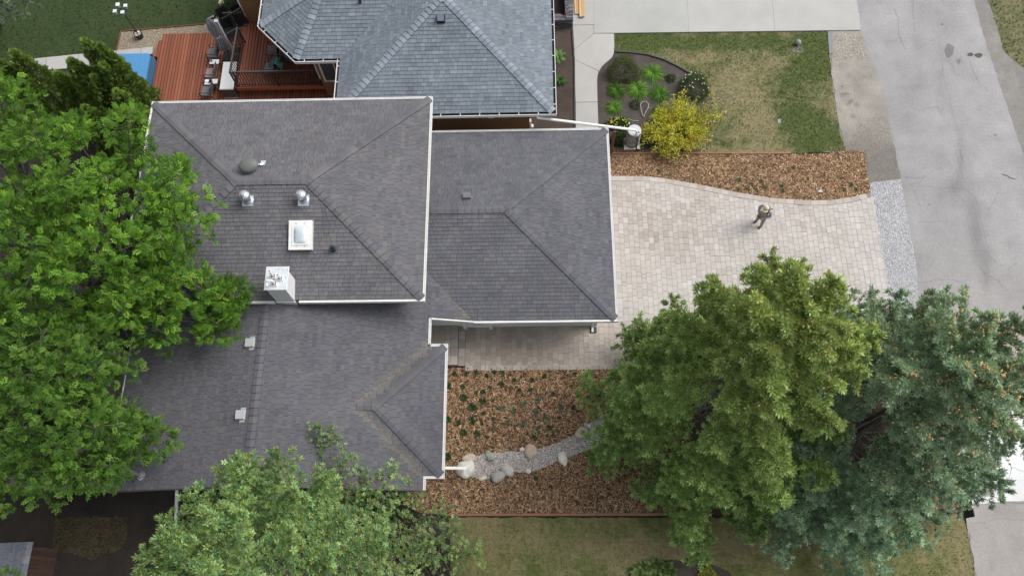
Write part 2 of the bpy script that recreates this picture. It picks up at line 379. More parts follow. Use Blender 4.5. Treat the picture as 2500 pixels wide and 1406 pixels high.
# ---- front lawn
def spots(px, py, S): return sum(a*math.exp(-((px-x)/rx)**2-((py-y)/ry)**2) for x, y, rx, ry, a in S)
SP_F = [(1760, 105, 320, 22, -.9), (1545, 110, 70, 40, -.7), (1990, 160, 70, 60, -.7), (1980, 330, 90, 60, -.65), (1930, 240, 45, 60, -.35), (1720, 140, 60, 25, .35), (1900, 95, 50, 20, .25), (1820, 230, 70, 90, .45), (1870, 300, 40, 70, .45), (2045, 250, 25, 60, .5), (1780, 370, 160, 14, .7), (1760, 205, 60, 40, .3), (1660, 150, 40, 18, .3), (1945, 125, 28, 14, .6)]
def t_lawn_f(x, y):
    px, py = topx((x, y, 0)); f = .46+1.10*spots(px, py, SP_F)+1.3*(float(fbm(x, y, 1.1))-.5)+.8*(float(fbm(x+9, y+5, 3.5))-.5)+.9*(float(fbm(x+2, y+8, 8.0, 2))-.5)
    return mixc((.070, .092, .027), (.205, .182, .096), f)
P_LF = px_poly([(1496, 83), (2022, 76), (2026, 150), (2036, 230), (2045, 290), (2052, 330), (2068, 368), (1960, 374), (1930, 375), (1490, 375), (1480, 300), (1500, 130)])
sheet('lawn', rough_edge(P_LF, .05, seed=2), 0.0, M['grassbase'], t_lawn_f, .10)
# ---- lower lawn
SP_B = [(1180, 1290, 60, 60, .35), (1250, 1380, 60, 50, -.25), (1330, 1320, 120, 40, .25), (1560, 1340, 150, 40, .55), (1750, 1330, 150, 60, .6), (2150, 1320, 60, 60, -.25), (2260, 1350, 60, 90, .1), (2340, 1330, 30, 90, .35), (1200, 1265, 60, 12, .5)]
def t_lawn_b(x, y):
    px, py = topx((x, y, 0)); f = .50+spots(px, py, SP_B)+1.1*(float(fbm(x+3, y, 1.0))-.5)+.6*(float(fbm(x, y, 4.0))-.5)+.7*(float(fbm(x+5, y, 8.0, 2))-.5)
    return mixc((.078, .102, .026), (.180, .156, .078), f-.06)
P_LB = px_poly([(1095, 1262), (2200, 1262), (2300, 1240), (2352, 1262), (2366, 1300), (2375, 1360), (2390, 1500), (2380, 1600), (1060, 1600), (1100, 1400)])
sheet('lawn', rough_edge(P_LB, .05, seed=3), 0.0, M['grassbase'], t_lawn_b, .18)
# ---- far verge top right
def t_verge(x, y):
    px, py = topx((x, y, 0)); f = fbm(x, y, 1.2)+.25*spots(px, py, [(2470, 130, 30, 60, 1)]); return mixc((.060, .082, .026), (.20, .175, .10), 1.2*f-.2)
P_LV = px_poly([(2408, -200), (2412, 0), (2432, 60), (2455, 130), (2500, 165), (2600, 240), (3200, 300), (3200, -200)])
sheet('verge', rough_edge(P_LV, .12, seed=4), 0.0, M['grassbase'], t_verge, .3)
P_FARDIRT = px_poly([(2345, -200), (2355, 0), (2380, 90), (2410, 180), (2450, 300), (2485, 420), (2560, 620), (2700, 1000), (3300, 1000), (3300, -200)])
sheet('dirt_shoulder', rough_edge(P_FARDIRT, .10, seed=5), -0.006, M['dirt'], lambda x, y: mixc((.17, .165, .16), (.235, .222, .20), fbm(x, y, .8)), .5)
# ---- road
P_ROAD = px_poly([(2035, -300), (2078, 0), (2094, 77), (2108, 130), (2148, 220), (2168, 310), (2192, 430), (2200, 470), (2213, 560), (2230, 640), (2240, 720), (2262, 900), (2300, 1080), (2340, 1160), (2352, 1222), (2362, 1290), (2376, 1360), (2392, 1500), (2420, 1800), (3400, 1800), (2900, 1300), (2640, 800), (2515, 425), (2472, 300), (2432, 180), (2402, 90), (2377, 0), (2330, -300)])
ROADST = [(2210, 100, 60, 12, -.06), (2330, 460, 14, 30, -.18), (2370, 500, 18, 60, -.14), (2400, 600, 30, 60, -.10), (2260, 320, 40, 60, .05), (2300, 230, 14, 120, -.06), (2240, 212, 40, 8, -.08), (2420, 1380, 8, 16, -.1), (2341, 150, 5, 7, -.25), (2265, 290, 48, 75, .10), (2300, 30, 50, 40, -.10), (2240, 110, 18, 30, -.10), (2345, 400, 10, 60, -.15), (2385, 560, 14, 60, -.16), (2408, 660, 12, 50, -.14), (2250, 620, 30, 60, -.06), (2220, 560, 14, 12, -.10), (2440, 250, 20, 90, .05)]
def t_road(x, y):
    px, py = topx((x, y, 0)); f = float(fbm(x*.6, y*.2, 1.0)); g = float(fbm(x, y, 2.2))
    warm = max(0, min(1, (py-560)/400.0))
    c = np.array((.262, .258, .258))*(1-warm)+np.array((.272, .256, .243))*warm
    return c*(1+1.25*spots(px, py, ROADST))*(.76+.36*f+.14*g)
sheet('road', rough_edge(P_ROAD, .04, .2, 6), 0.004, M['asphalt'], t_road, .16)
sheet('dirt_shoulder', px_poly([(1990, 74), (2120, 74), (2160, 220), (2205, 450), (2100, 450), (2040, 372), (2010, 372)]), -0.006, M['dirt'], const((.215, .195, .165)), 1.0)
# shoulder between lawn and road
P_SH = px_poly([(2032, 77), (2102, 75), (2124, 130), (2156, 220), (2174, 310), (2200, 435), (2122, 446), (2112, 372), (2098, 366), (2062, 368), (2046, 290), (2030, 180)])
def t_sh(x, y):
    px, py = topx((x, y, 0)); d = np.clip((py-300)/70.0, 0, 1); c = mixc((.215, .200, .180), (.315, .290, .255), fbm(x, y, 1.5)); c = c*(1-d)+np.array((.165, .152, .138))*d
    return c*(1+spots(px, py, [(2057, 232, 7, 4, -.5), (2068, 231, 5, 3, -.5), (2072, 255, 4, 4, -.4), (2050, 160, 12, 6, -.2), (2056, 212, 4, 4, -.4), (2090, 256, 4, 4, -.4), (2077, 248, 4, 3, -.5), (2082, 285, 5, 4, -.4), (2100, 250, 30, 60, -.08)]))
sheet('gravel_shoulder', rough_edge(P_SH, .05, .15, 7), 0.008, M['dirt'], t_sh, .1)
pebbles('gravel', px_poly([(2036, 82), (2100, 80), (2120, 140), (2035, 150)]), 420, .026, [(.40, .36, .30), (.50, .46, .38), (.28, .25, .22)], .008, 31)
pebbles('gravel', px_poly([(2062, 368), (2100, 300), (2160, 260), (2196, 435), (2124, 444), (2110, 370)]), 260, .02, [(.20, .18, .16), (.26, .23, .20), (.33, .30, .26)], .008, 32)
# crushed stone strip along driveway end
P_GS = px_poly([(2122, 448), (2160, 442), (2198, 440), (2212, 520), (2234, 640), (2240, 700), (2244, 800), (2180, 800), (2168, 706), (2151, 609), (2127, 483)])
sheet('gravel_strip', rough_edge(P_GS, .03, .15, 8), 0.012, M['dirt'], const((.30, .30, .31)), .4)
pebbles('gravel', P_GS, 1900, .026, [(.42, .42, .44), (.55, .55, .57), (.30, .30, .33), (.48, .47, .47)], .014, 33)
mb = MB(); P_SLB = px_poly([(2020, 78), (2032, 78), (2033, 131), (2024, 133)]); mb.prism(ccw(P_SLB), -.02, .03, (.20, .205, .215)); mb.build('edging_slab', M['concrete'], kind='structure')
# pale concrete crossing at lower right
P_CP = px_poly([(2400, 1010), (2510, 1000), (2620, 1000), (2640, 1206), (2500, 1212), (2427, 1208)])
sheet('concrete_pad', P_CP, 0.009, M['concrete'], lambda x, y: np.array((.60, .61, .62))*(.93+.12*float(fbm(x, y, 1.5))), .3)
sheet('concrete_band', rough_edge(px_poly([(2354, 1217), (2427, 1209), (2640, 1206), (2640, 1219), (2500, 1222), (2420, 1227), (2358, 1231)]), .02, .12, 9), 0.013, M['concrete'], lambda x, y: np.array((.58, .58, .57))*(.9+.15*float(fbm(x, y, 2.5))), .25)
# cracks in road and pad: thin sealed / open cracks, geometry a few mm above
def crack(name, pts, w, col, z, seed):
    rs = np.random.RandomState(seed); mb = MB(); P = [G(x, y, z) for x, y in pts]; Q = [P[0]]
    for a, b in zip(P[:-1], P[1:]):
        n = max(2, int(np.linalg.norm(b-a)/.12))
        for k in range(1, n+1):
            q = a+(b-a)*k/n; q[:2] += rs.normal(0, .02, 2); Q.append(q)
    for a, b in zip(Q[:-1], Q[1:]):
        d = (b-a)[:2]; n = np.array([-d[1], d[0]])/(np.linalg.norm(d)+1e-9)*w*rs.uniform(.5, 1.2)/2; n = np.append(n, 0)
        mb.poly([a-n, b-n, b+n, a+n], col)
    return mb.build(name, M['asphalt'], kind='structure')
crack('road_crack', [(2183, 20), (2192, 45), (2195, 90), (2212, 122)], .030, (.20, .205, .21), .0085, 1)
crack('road_crack', [(2288, 0), (2292, 60), (2300, 150), (2318, 240), (2345, 350), (2372, 470)], .03, (.27, .275, .28), .0085, 2)
crack('road_crack', [(2200, 432), (2256, 436)], .025, (.18, .18, .19), .0085, 3)
crack('road_crack', [(2202, 453), (2250, 452), (2300, 460)], .02, (.24, .245, .25), .0085, 4)
crack('road_crack', [(2360, 1206), (2410, 1200), (2440, 1222), (2500, 1228)], .025, (.20, .19, .18), .0175, 5)
crack('road_crack', [(2368, 1278), (2400, 1274), (2440, 1265), (2500, 1268)], .022, (.22, .21, .20), .0085, 6)
crack('road_crack', [(2366, 1300), (2368, 1330), (2374, 1365), (2382, 1406)], .035, (.16, .15, .14), .0085, 7)
for k, pts in enumerate([[(2440, 1046), (2450, 1075), (2446, 1110), (2470, 1140)], [(2450, 1075), (2470, 1085), (2480, 1110)], [(2470, 1140), (2462, 1170), (2470, 1205)], [(2446, 1110), (2430, 1125)], [(2480, 1050), (2476, 1085)], [(2470, 1140), (2500, 1150)]]):
    crack('pad_crack', pts, .022, (.35, .36, .37), .0135, 20+k)
crack('tar_mark', [(2446, 425), (2460, 430), (2476, 438)], .05, (.10, .10, .10), .0085, 40)

rs = np.random.RandomState(50)
for k in range(22):
    x0, y0 = rs.uniform(2140, 2480), rs.uniform(-20, 700); a = rs.uniform(-.5, .5)+(1.2 if rs.rand() < .6 else 0); pts = [(x0, y0)]
    for q in range(rs.randint(2, 5)): a += rs.normal(0, .45); pts.append((pts[-1][0]+rs.uniform(14, 34)*math.cos(a), pts[-1][1]+rs.uniform(14, 34)*math.sin(a)))
    if all(2205+max(0, (y-470)*.12)-max(0, (300-y)*.22) < x < 2370+max(0, y*.30) for x, y in pts): crack('road_crack', pts, .016, (.165, .162, .160), .0085, 60+k)
def stain(px, py, rx, ry, col, seed, z=.0105):
    rs = np.random.RandomState(seed); mb = MB(); n = 18; ph = rs.uniform(0, 6.28, 3)
    P = [G(px+rx*(1+.14*math.sin(2*t+ph[0])+.10*math.sin(5*t+ph[1]))*math.cos(t), py+ry*(1+.14*math.sin(3*t+ph[2]))*math.sin(t), z) for t in np.linspace(0, 2*math.pi, n, endpoint=False)]
    mb.poly(P[::-1], col); mb.build('road_stain', M['asphalt'], kind='structure')
for k, q in enumerate([(2318, 124, 11, 17, (.155, .152, .150)), (2369, 134, 7, 4.6, (.085, .078, .072)), (2389, 135.5, 9, 5.5, (.080, .074, .070)), (2341, 150, 4, 6, (.17, .162, .155)), (2300, 60, 3, 3, (.16, .155, .15)), (2270, 500, 5, 3, (.21, .205, .20)), (2430, 330, 4, 3, (.2, .195, .19))]): stain(*q, 80+k)
# ---- sidewalk and neighbour's driveway: slabs are parts
def slab_set(name, base_poly, slabs, z0, z1, cols, gap=.012):
    st = sheet(name, px_poly(base_poly), z0, M['sand'], const((.5, .5, .5)), 3.0)
    for k, s in enumerate(slabs):
        P = np.array(ccw(px_poly(s))); c = P.mean(0); mb = MB()
        dd = P-c; r = np.linalg.norm(dd, axis=1, keepdims=True); P = P-dd/r*gap
        mb.prism([tuple(p) for p in P], z0-.02, z1, cols[k % len(cols)]); mb.build('slab', M['concrete'], st)
    return st
CONC = [(.355, .352, .335), (.375, .368, .352), (.365, .36, .345), (.35, .348, .335)]
slab_set('sidewalk', [(1396, 60), (1450, 60), (1450, 84), (1499, 84), (1500, 125), (1462, 176), (1458, 195), (1463, 330), (1406, 330)],
         [[(1398, 64), (1450, 63), (1450, 84), (1402, 124)], [(1450, 84), (1499, 84), (1500, 118), (1499, 131), (1494, 143), (1486, 150), (1476, 158), (1468, 166), (1462, 176), (1402, 147), (1402, 124)],
          [(1402, 147), (1462, 176), (1459, 185), (1458, 200), (1459, 251), (1405, 252)], [(1405, 252), (1459, 251), (1462, 340), (1406, 340)]], 0.002, 0.05, CONC)
slab_set('driveway', [(1396, -250), (2070, -250), (2102, 77), (1450, 84), (1396, 64)],
         [[(1400, -240), (1450, -240), (1450, 63), (1398, 64)], [(1450, -240), (1668, -240), (1681, 81), (1450, 84)], [(1668, -240), (1866, -240), (1891, 78.5), (1681, 81)], [(1866, -240), (2062, -240), (2090, 0), (2097, 40), (2100, 76), (1891, 78.5)]], 0.002, 0.06, [(.350, .352, .338), (.342, .344, .33), (.358, .358, .342), (.365, .362, .345)], .008)

# ---- mulch strip by the sidewalk, front bed, planted beds
def t_soil(x, y): return np.array((.060, .046, .038))*(.75+.5*float(fbm(x, y, 1.4)))
sheet('soil_strip', px_poly([(1320, 68), (1396, 66), (1404, 150), (1406, 330), (1290, 330)]), 0.0, M['soil'], t_soil, .4)
mb = MB(); a = [G(1398, 72), G(1404, 150), G(1405.5, 325)]
for p, q in zip(a[:-1], a[1:]): mb.bar(p+[-.03, 0, .02], q+[-.03, 0, .02], .05, .08, (.05, .05, .055))
mb.build('bed_edging', M['plain'], label='black plastic edging between soil strip and sidewalk', cat='edging')
P_BED = px_poly([(1500, 127), (1540, 129), (1580, 134), (1620, 146), (1655, 163), (1685, 181), (1715, 200), (1738, 235), (1742, 300), (1726, 372), (1488, 374), (1463, 330), (1459, 251), (1458, 195), (1463, 174), (1478, 157), (1494, 144)])
sheet('garden_bed', P_BED, 0.005, M['soil'], lambda x, y: mixc((.052, .043, .039), (.088, .074, .067), fbm(x, y, 1.3)), .25)
turf('grass', P_LF, 420, t_lawn_f, .045, seed=22, avoid=[P_BED])
turf('grass', P_LB, 180, t_lawn_b, .045, seed=23)
turf('grass', P_LV, 90, t_verge, .08, seed=24)
mb = MB(); q = [G(*p) for p in [(1500, 128), (1540, 130), (1580, 135), (1620, 147), (1655, 164), (1690, 184)]]
for p, r in zip(q[:-1], q[1:]): mb.bar(p+[0, 0, .03], r+[0, 0, .03], .05, .09, (.05, .048, .055))
mb.build('bed_edging', M['plain'], label='dark curved edging along the top of the flower bed', cat='edging')

BORDER = [(1470, 431), (1535, 431), (1581, 432), (1634, 438.5), (1708, 452), (1794, 470), (1880, 484), (1973, 491), (2034, 489), (2081, 482), (2124, 470)]
P_MU = px_poly([(1475, 377), (1590, 375), (1700, 377), (1900, 377), (1935, 378), (2000, 377), (2060, 371), (2098, 366), (2110, 371), (2116, 420), (2124, 471)]+BORDER[::-1])
sheet('mulch_bed', P_MU, 0.006, M['soil'], const((.10, .058, .036)), .6)
chips('bark_mulch', P_MU, 700, .012, 41)
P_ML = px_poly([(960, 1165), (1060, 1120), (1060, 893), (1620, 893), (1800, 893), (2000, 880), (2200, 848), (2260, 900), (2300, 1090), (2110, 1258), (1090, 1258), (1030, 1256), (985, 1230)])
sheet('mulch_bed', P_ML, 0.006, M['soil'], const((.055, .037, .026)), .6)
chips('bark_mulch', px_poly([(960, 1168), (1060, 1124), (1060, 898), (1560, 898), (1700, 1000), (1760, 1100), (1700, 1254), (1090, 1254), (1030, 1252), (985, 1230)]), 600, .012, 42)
P_MR = px_poly([(2260, 1080), (2300, 1090), (2338, 1165), (2350, 1222), (2352, 1246), (2280, 1262), (2100, 1262), (2100, 1150)])
sheet('mulch_bed', P_MR, 0.006, M['soil'], const((.10, .058, .036)), .6)
chips('bark_mulch', P_MR, 500, .012, 43)
P_RIV = px_poly([(1128, 1140), (1148, 1121), (1180, 1108), (1225, 1104), (1300, 1100), (1340, 1089), (1390, 1069), (1420, 1049), (1445, 1030), (1490, 1005), (1490, 1062), (1440, 1096), (1400, 1111), (1362, 1124), (1330, 1140), (1292, 1154), (1255, 1151), (1225, 1163), (1190, 1169), (1160, 1166), (1138, 1155)])
sheet('stone_channel', rough_edge(P_RIV, .05, .12, 10), 0.034, M['dirt'], const((.24, .225, .21)), .6)
pebbles('river_gravel', P_RIV, 1700, .034, [(.36, .35, .345), (.46, .44, .42), (.28, .27, .27), (.50, .47, .43), (.34, .30, .28)], .036, 34)

# ---- shaded back yard lower left
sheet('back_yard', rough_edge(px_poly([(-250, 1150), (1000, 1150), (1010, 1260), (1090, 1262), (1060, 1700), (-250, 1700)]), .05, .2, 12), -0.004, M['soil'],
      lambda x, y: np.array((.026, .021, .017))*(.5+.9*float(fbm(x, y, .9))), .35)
def t_dry(x, y): return mixc((.036, .032, .016), (.070, .055, .032), fbm(x, y, 1.2))
P_DRY = px_poly([(135, 1262), (230, 1258), (315, 1262), (310, 1320), (290, 1345), (240, 1360), (222, 1368), (190, 1350), (130, 1340)])
sheet('dry_grass_patch', rough_edge(P_DRY, .10, .12, 13), 0.002, M['grassbase'], t_dry, .2)
P_DRY2 = px_poly([(345, 1250), (420, 1245), (420, 1330), (360, 1330)])
turf('grass', P_DRY, 380, t_dry, .06, seed=26); turf('grass', P_DRY2, 200, t_dry, .06, seed=27)

# ------------------------------------------------------------------ roofs
def plane_from(p, grad):      # p = (x, y, z) on the plane, grad = (dz/dx, dz/dy)
    return (grad[0], grad[1], p[2]-grad[0]*p[0]-grad[1]*p[1])
def pz(pl, x, y): return pl[0]*x+pl[1]*y+pl[2]
class Roof:
    def __init__(self, house, label=None): self.base = MB(); self.house = house; self.sh = []; self.label = label; self.caps = []
    def face(self, plane, polys, ref, expo, w, colf, seed, drop=None):
        n = np.array([-plane[0], -plane[1], 1.0]); n /= np.linalg.norm(n)
        v = np.array([plane[0], plane[1], plane[0]**2+plane[1]**2]); v /= np.linalg.norm(v); u = np.cross(v, n)
        ref = np.array([ref[0], ref[1], pz(plane, *ref)])
        for P in polys:
            P3 = [np.array([x, y, pz(plane, x, y)]) for x, y in P]
            top = [p for p in P3]; bot = [p-[0, 0, .10] for p in P3]; k = len(P3)
            if parea(P) < 0: top = top[::-1]; bot = bot[::-1]
            self.base.mesh_(bot+top, [tuple(range(k-1, -1, -1)), tuple(range(k, 2*k))]+[(i, (i+1) % k, k+(i+1) % k, k+i) for i in range(k)])
        Q = [ccw([((p-ref)@u, (p-ref)@v) for p in [np.array([x, y, pz(plane, x, y)]) for x, y in P]]) for P in polys]
        t0 = min(p[1] for q in Q for p in q); t1 = max(p[1] for q in Q for p in q); s0 = min(p[0] for q in Q for p in q); s1 = max(p[0] for q in Q for p in q)
        for r in range(int(math.floor(t0/expo)), int(math.ceil(t1/expo))):
            rs = np.random.RandomState(seed*1000+r+500); s = s0-rs.uniform(0, w[1])
            while s < s1:
                ww = rs.uniform(*w); tone = colf(rs); lift = rs.uniform(0, .004)
                R = [(s+.004, r*expo), (s+ww-.004, r*expo), (s+ww-.004, (r+1)*expo), (s+.004, (r+1)*expo)]
                for q in Q:
                    c = clip(R, q)
                    if not c or abs(parea(c)) < .0004: continue
                    top = [ref+u*a+v*b+n*(.022+lift-.017*(b-r*expo)/expo) for a, b in c]; bot = [ref+u*a+v*b+n*.001 for a, b in c]
                    ctr = sum(top)/len(top)
                    if drop and drop(ctr[0], ctr[1]): continue
                    self.sh.append((top, bot, colf.stain(tone, ctr) if hasattr(colf, 'stain') else tone, ctr, abs(parea(c))))
                s += ww
    def cap(self, p, q, pa, pb, colf, rs, expo=.26, half=.15):
        """folded cap shingles from the low end p to the high end q"""
        p, q = np.array(p, float), np.array(q, float); d = q-p; L = np.linalg.norm(d); dh = d[:2]/np.linalg.norm(d[:2]); sd = np.array([-dh[1], dh[0]])
        k = 0; a = 0.0
        while a < L-.05:
            b = min(a+expo*1.25, L); tone = colf(rs); tone2 = np.array(tone)*1.04
            c0, c1 = p+d*a/L, p+d*b/L; h0, h1 = .062+rs.uniform(0, .006), .030
            def side(c, sgn, h):
                x, y = c[0]+sd[0]*half*sgn, c[1]+sd[1]*half*sgn
                z = max(pz(pa, x, y), pz(pb, x, y)) if False else min(pz(pa, x, y), pz(pb, x, y)); return np.array([x, y, z+h])
            T = [side(c0, -1, h0), c0+[0, 0, h0], side(c0, 1, h0), side(c1, 1, h1), c1+[0, 0, h1], side(c1, -1, h1)]
            B = [t-[0, 0, .03] for t in T]
            self.caps.append((T, B, tone)); a += expo
    def finish(self, picked):
        self.roof = self.base.build('roof', M['roofbase'], self.house, label=self.label)
        rest = MB()
        for i, (top, bot, tone, ctr, ar) in enumerate(self.sh):
            mb = MB() if i in picked else rest; k = len(top); e = tuple(np.array(tone)*.20)
            n0 = len(mb.v); mb.v += [tuple(p) for p in bot+top]
            mb.f.append(tuple(range(n0+k, n0+2*k))); mb.t.append(tuple(tone)); mb.m.append(0)
            for j in range(k): mb.f.append((n0+j, n0+(j+1) % k, n0+k+(j+1) % k, n0+k+j)); mb.t.append(e); mb.m.append(0)
            if i in picked: mb.build('shingle', M['shingle'], self.roof)
        if rest.v: rest.build('shingles', M['shingle'], self.roof, kind='stuff')
        for T, B, tone in self.caps:
            mb = MB(); e = tuple(np.array(tone)*.16)
            mb.mesh_(B+T, [(6, 7, 10, 11), (7, 8, 9, 10)], tone); mb.mesh_(B+T, [(0, 1, 7, 6), (1, 2, 8, 7)], e); mb.mesh_(B+T, [(2, 3, 9, 8), (3, 4, 10, 9), (4, 5, 11, 10), (5, 0, 6, 11)], tuple(np.array(tone)*.5))
            mb.build('ridge_cap', M['shingle'], self.roof)
def pick(roofs, n, ok):
    L = []
    for r in roofs:
        for i, s in enumerate(r.sh):
            x, y = topx(s[3])
            if ok(x, y): L.append((s[4]/np.linalg.norm(s[3]-np.array([0, 0, CAMH]))**2, r, i))
    L.sort(key=lambda q: -q[0]); S = {id(r): set() for r in roofs}
    for a, r, i in L[:n]: S[id(r)].add(i)
    for r in roofs: r.finish(S[id(r)])

def gutter(mb, pts, z, w=.10, closed=False, trough=None):
    """pts: outline walked so that the outside lies on the right-hand side"""
    n = len(pts); m = n if closed else n-1
    P = [np.array(p[:2], float) for p in pts]; Z = [p[2] if len(p) > 2 else z for p in pts]
    def off(i, d):
        ds = []
        if closed or i > 0: ds.append(P[i]-P[i-1])
        if closed or i < n-1: ds.append(P[(i+1) % n]-P[i])
        ns = [np.array([q[1], -q[0]])/np.linalg.norm(q) for q in ds]
        if len(ns) == 1: return P[i]+ns[0]*d
        b = ns[0]+ns[1]; return P[i]+b*d/(b@ns[0])
    for i in range(m):
        j = (i+1) % n
        A = [off(i, d) for d in (.012, w-.022, w)]; B = [off(j, d) for d in (.012, w-.022, w)]
        z0, z1 = Z[i], Z[j]; f = lambda p, z: (p[0], p[1], z)
        if trough is None:
            mb.hexa([f(A[0], z0-.13), f(A[1], z0-.13), f(B[1], z1-.13), f(B[0], z1-.13)], [f(A[0], z0-.012), f(A[1], z0-.012), f(B[1], z1-.012), f(B[0], z1-.012)], (.93, .93, .93))
        else:
            trough.hexa([f(A[0], z0-.13), f(A[1], z0-.13), f(B[1], z1-.13), f(B[0], z1-.13)], [f(A[0], z0-.085), f(A[1], z0-.085), f(B[1], z1-.085), f(B[0], z1-.085)])
        mb.hexa([f(A[1], z0-.135), f(A[2], z0-.135), f(B[2], z1-.135), f(B[1], z1-.135)], [f(A[1], z0+.012), f(A[2], z0+.012), f(B[2], z1+.012), f(B[1], z1+.012)])

# ------------------------------------------------------------------ the house
class ColMain:
    def __init__(s, k=1.0, tint=(1, 1, 1)): s.k = k*1.02; s.tint = np.array(tint)*np.array((.97, 1.0, 1.035))
    def __call__(s, rs):
        b = np.array([(.124, .118, .123), (.116, .112, .119), (.132, .125, .127), (.119, .117, .126), (.138, .128, .125), (.106, .103, .110)][rs.choice(6, p=[.26, .24, .18, .16, .08, .08])])
        return tuple(b*s.k*s.tint*rs.uniform(.93, 1.07))
house = thing('house', (-6.0, 10.0, 0), 'house with brown grey shingle roofs, white eaves, skylight and white chimney', 'house')
S_ = .262
# main block: z = 4.6 at the eaves
MX0, MX1, MY0, MY1, MZ = -14.57, -3.84, 9.82, 18.00, 4.60
hd = (MY1-MY0)/2; PM = .278; MZR = MZ+PM*hd; my = (MY0+MY1)/2; rx0, rx1 = MX0+hd, MX1-hd
plN, plS = plane_from((0, MY1, MZ), (0, -PM)), plane_from((0, MY0, MZ), (0, PM))
plE, plW = plane_from((MX1, 0, MZ), (-PM, 0)), plane_from((MX0, 0, MZ), (PM, 0))
rf1 = Roof(house); cm = ColMain()
EX = .147; WD = (.13, .28)
rf1.face(plN, [[(MX1, MY1), (MX0, MY1), (rx0, my), (rx1, my)]], (0, MY1), EX, WD, cm, 1)
rf1.face(plS, [[(MX0, MY0), (MX1, MY0), (rx1, my), (rx0, my)]], (0, MY0), EX, WD, cm, 2)
rf1.face(plE, [[(MX1, MY0), (MX1, MY1), (rx1, my)]], (MX1, 0), EX, WD, cm, 3)
rf1.face(plW, [[(MX0, MY1), (MX0, MY0), (rx0, my)]], (MX0, 0), EX, WD, cm, 4)
rs = np.random.RandomState(5)
for p, q, a, b in (((MX1, MY1, MZ), (rx1, my, MZR), plN, plE), ((MX1, MY0, MZ), (rx1, my, MZR), plS, plE), ((MX0, MY1, MZ), (rx0, my, MZR), plN, plW), ((MX0, MY0, MZ), (rx0, my, MZR), plS, plW), ((rx0, my, MZR), (rx1, my, MZR), plN, plS)):
    rf1.cap(p, q, a, b, cm, rs)
# garage block: z = 2.6
GX0, GX1, GY0, GY1, GZ = -4.30, 3.06, 9.67, 17.73, 2.60
ghd = (GY1-GY0)/2; gy = (GY0+GY1)/2; grx = GX1-ghd; GZR = GZ+S_*ghd; VX = -2.17
gN, gS, gE = plane_from((0, GY1, GZ), (0, -S_)), plane_from((0, GY0, GZ), (0, S_)), plane_from((GX1, 0, GZ), (-S_, 0))
rf2 = Roof(house); cg = ColMain(.93, (.97, 1.0, 1.03))
rf2.face(gN, [[(GX1, GY1), (GX0, GY1), (GX0, gy), (grx, gy)]], (0, GY1), EX, WD, cg, 5)
rf2.face(gS, [[(VX, GY0), (GX1, GY0), (grx, gy), (GX0, gy), (GX0, GY0+VX-GX0)]], (0, GY0), EX, WD, cg, 6)
rf2.face(gE, [[(GX1, GY0), (GX1, GY1), (grx, gy)]], (GX1, 0), EX, WD, cg, 7)
for p, q, a, b in (((GX1, GY1, GZ), (grx, gy, GZR), gN, gE), ((GX1, GY0, GZ), (grx, gy, GZR), gS, gE), ((GX0, gy, GZR), (grx, gy, GZR), gN, gS)): rf2.cap(p, q, a, b, cg, rs)
# lower block with its small hipped bay and clipped gable
LRX, LE, LW, LS = -9.34, -3.80, -14.58, 3.50
lE = plane_from((VX, 0, GZ), (-S_, 0)); LZR = pz(lE, LRX, 0); lW = plane_from((LRX, 0, LZR), (S_, 0)); LZE = pz(lE, LE, 0); LHY = 4.47
lS = plane_from((LRX, LHY, LZR), (0, S_)); yn = 10.2
by0, by1 = 3.98, 8.55; bym = (by0+by1)/2; BE = -3.17; BZ = LZE; bN, bS, bE = plane_from((0, by1, BZ), (0, -S_)), plane_from((0, by0, BZ), (0, S_)), plane_from((BE, 0, BZ), (-S_, 0))
bh = (by1-by0)/2; bRX = BE-bh; bVX = LE-bh; BZR = BZ+S_*bh
class ColLow(ColMain):
    def stain(s, tone, c):     # pale grit washed down along the two valleys of the bay
        e = min(abs((c[1]-by1)-(c[0]-LE))/1.41 if c[1] > bym else 9, abs((c[1]-by0)+(c[0]-LE))/1.41 if c[1] < bym else 9)
        if c[0] < bVX-.15: e = 9
        e2 = abs((c[0]-VX)+(c[1]-GY0))/1.41 if c[1] > 9.3 else 9
        f = .50*math.exp(-(e/.16)**2)+.3*math.exp(-(e2/.10)**2)
        return tuple(np.array(tone)*(1-f)+np.array((.185, .165, .135))*f)
cl = ColLow(.90, (.98, .99, 1.02))
rf3 = Roof(house)
inbay = lambda x, y: x > bVX+.12 and x < LE and by0+.12 < y < by1-.12 and (x-bVX) > abs(y-bym)+.12
E_ = LRX+(LHY-LS)
rf3.face(lE, [[(LE, LS), (LE, GY0-.02), (LRX, GY0-.02), (LRX, LHY), (E_, LS)], [(GX0, GY0-.02), (GX0, yn), (LRX, yn), (LRX, GY0-.02)], [(VX, GY0-.02), (GX0, GY0+VX-GX0), (GX0, GY0-.02)]], (VX, 0), EX, WD, cl, 8, drop=inbay)
rf3.face(lW, [[(LW, yn), (LW, LS), (2*LRX-E_, LS), (LRX, LHY), (LRX, yn)]], (LW, 0), EX, WD, cl, 9)
rf3.face(lS, [[(2*LRX-E_, LS), (E_, LS), (LRX, LHY)]], (0, LS), EX, WD, cl, 10)
rf3.face(bN, [[(BE, by1), (LE, by1), (bVX, bym), (bRX, bym)]], (0, by1), EX, WD, cl, 11)
rf3.face(bS, [[(LE, by0), (BE, by0), (bRX, bym), (bVX, bym)]], (0, by0), EX, WD, cl, 12)
rf3.face(bE, [[(BE, by0), (BE, by1), (bRX, bym)]], (BE, 0), EX, WD, cl, 13)
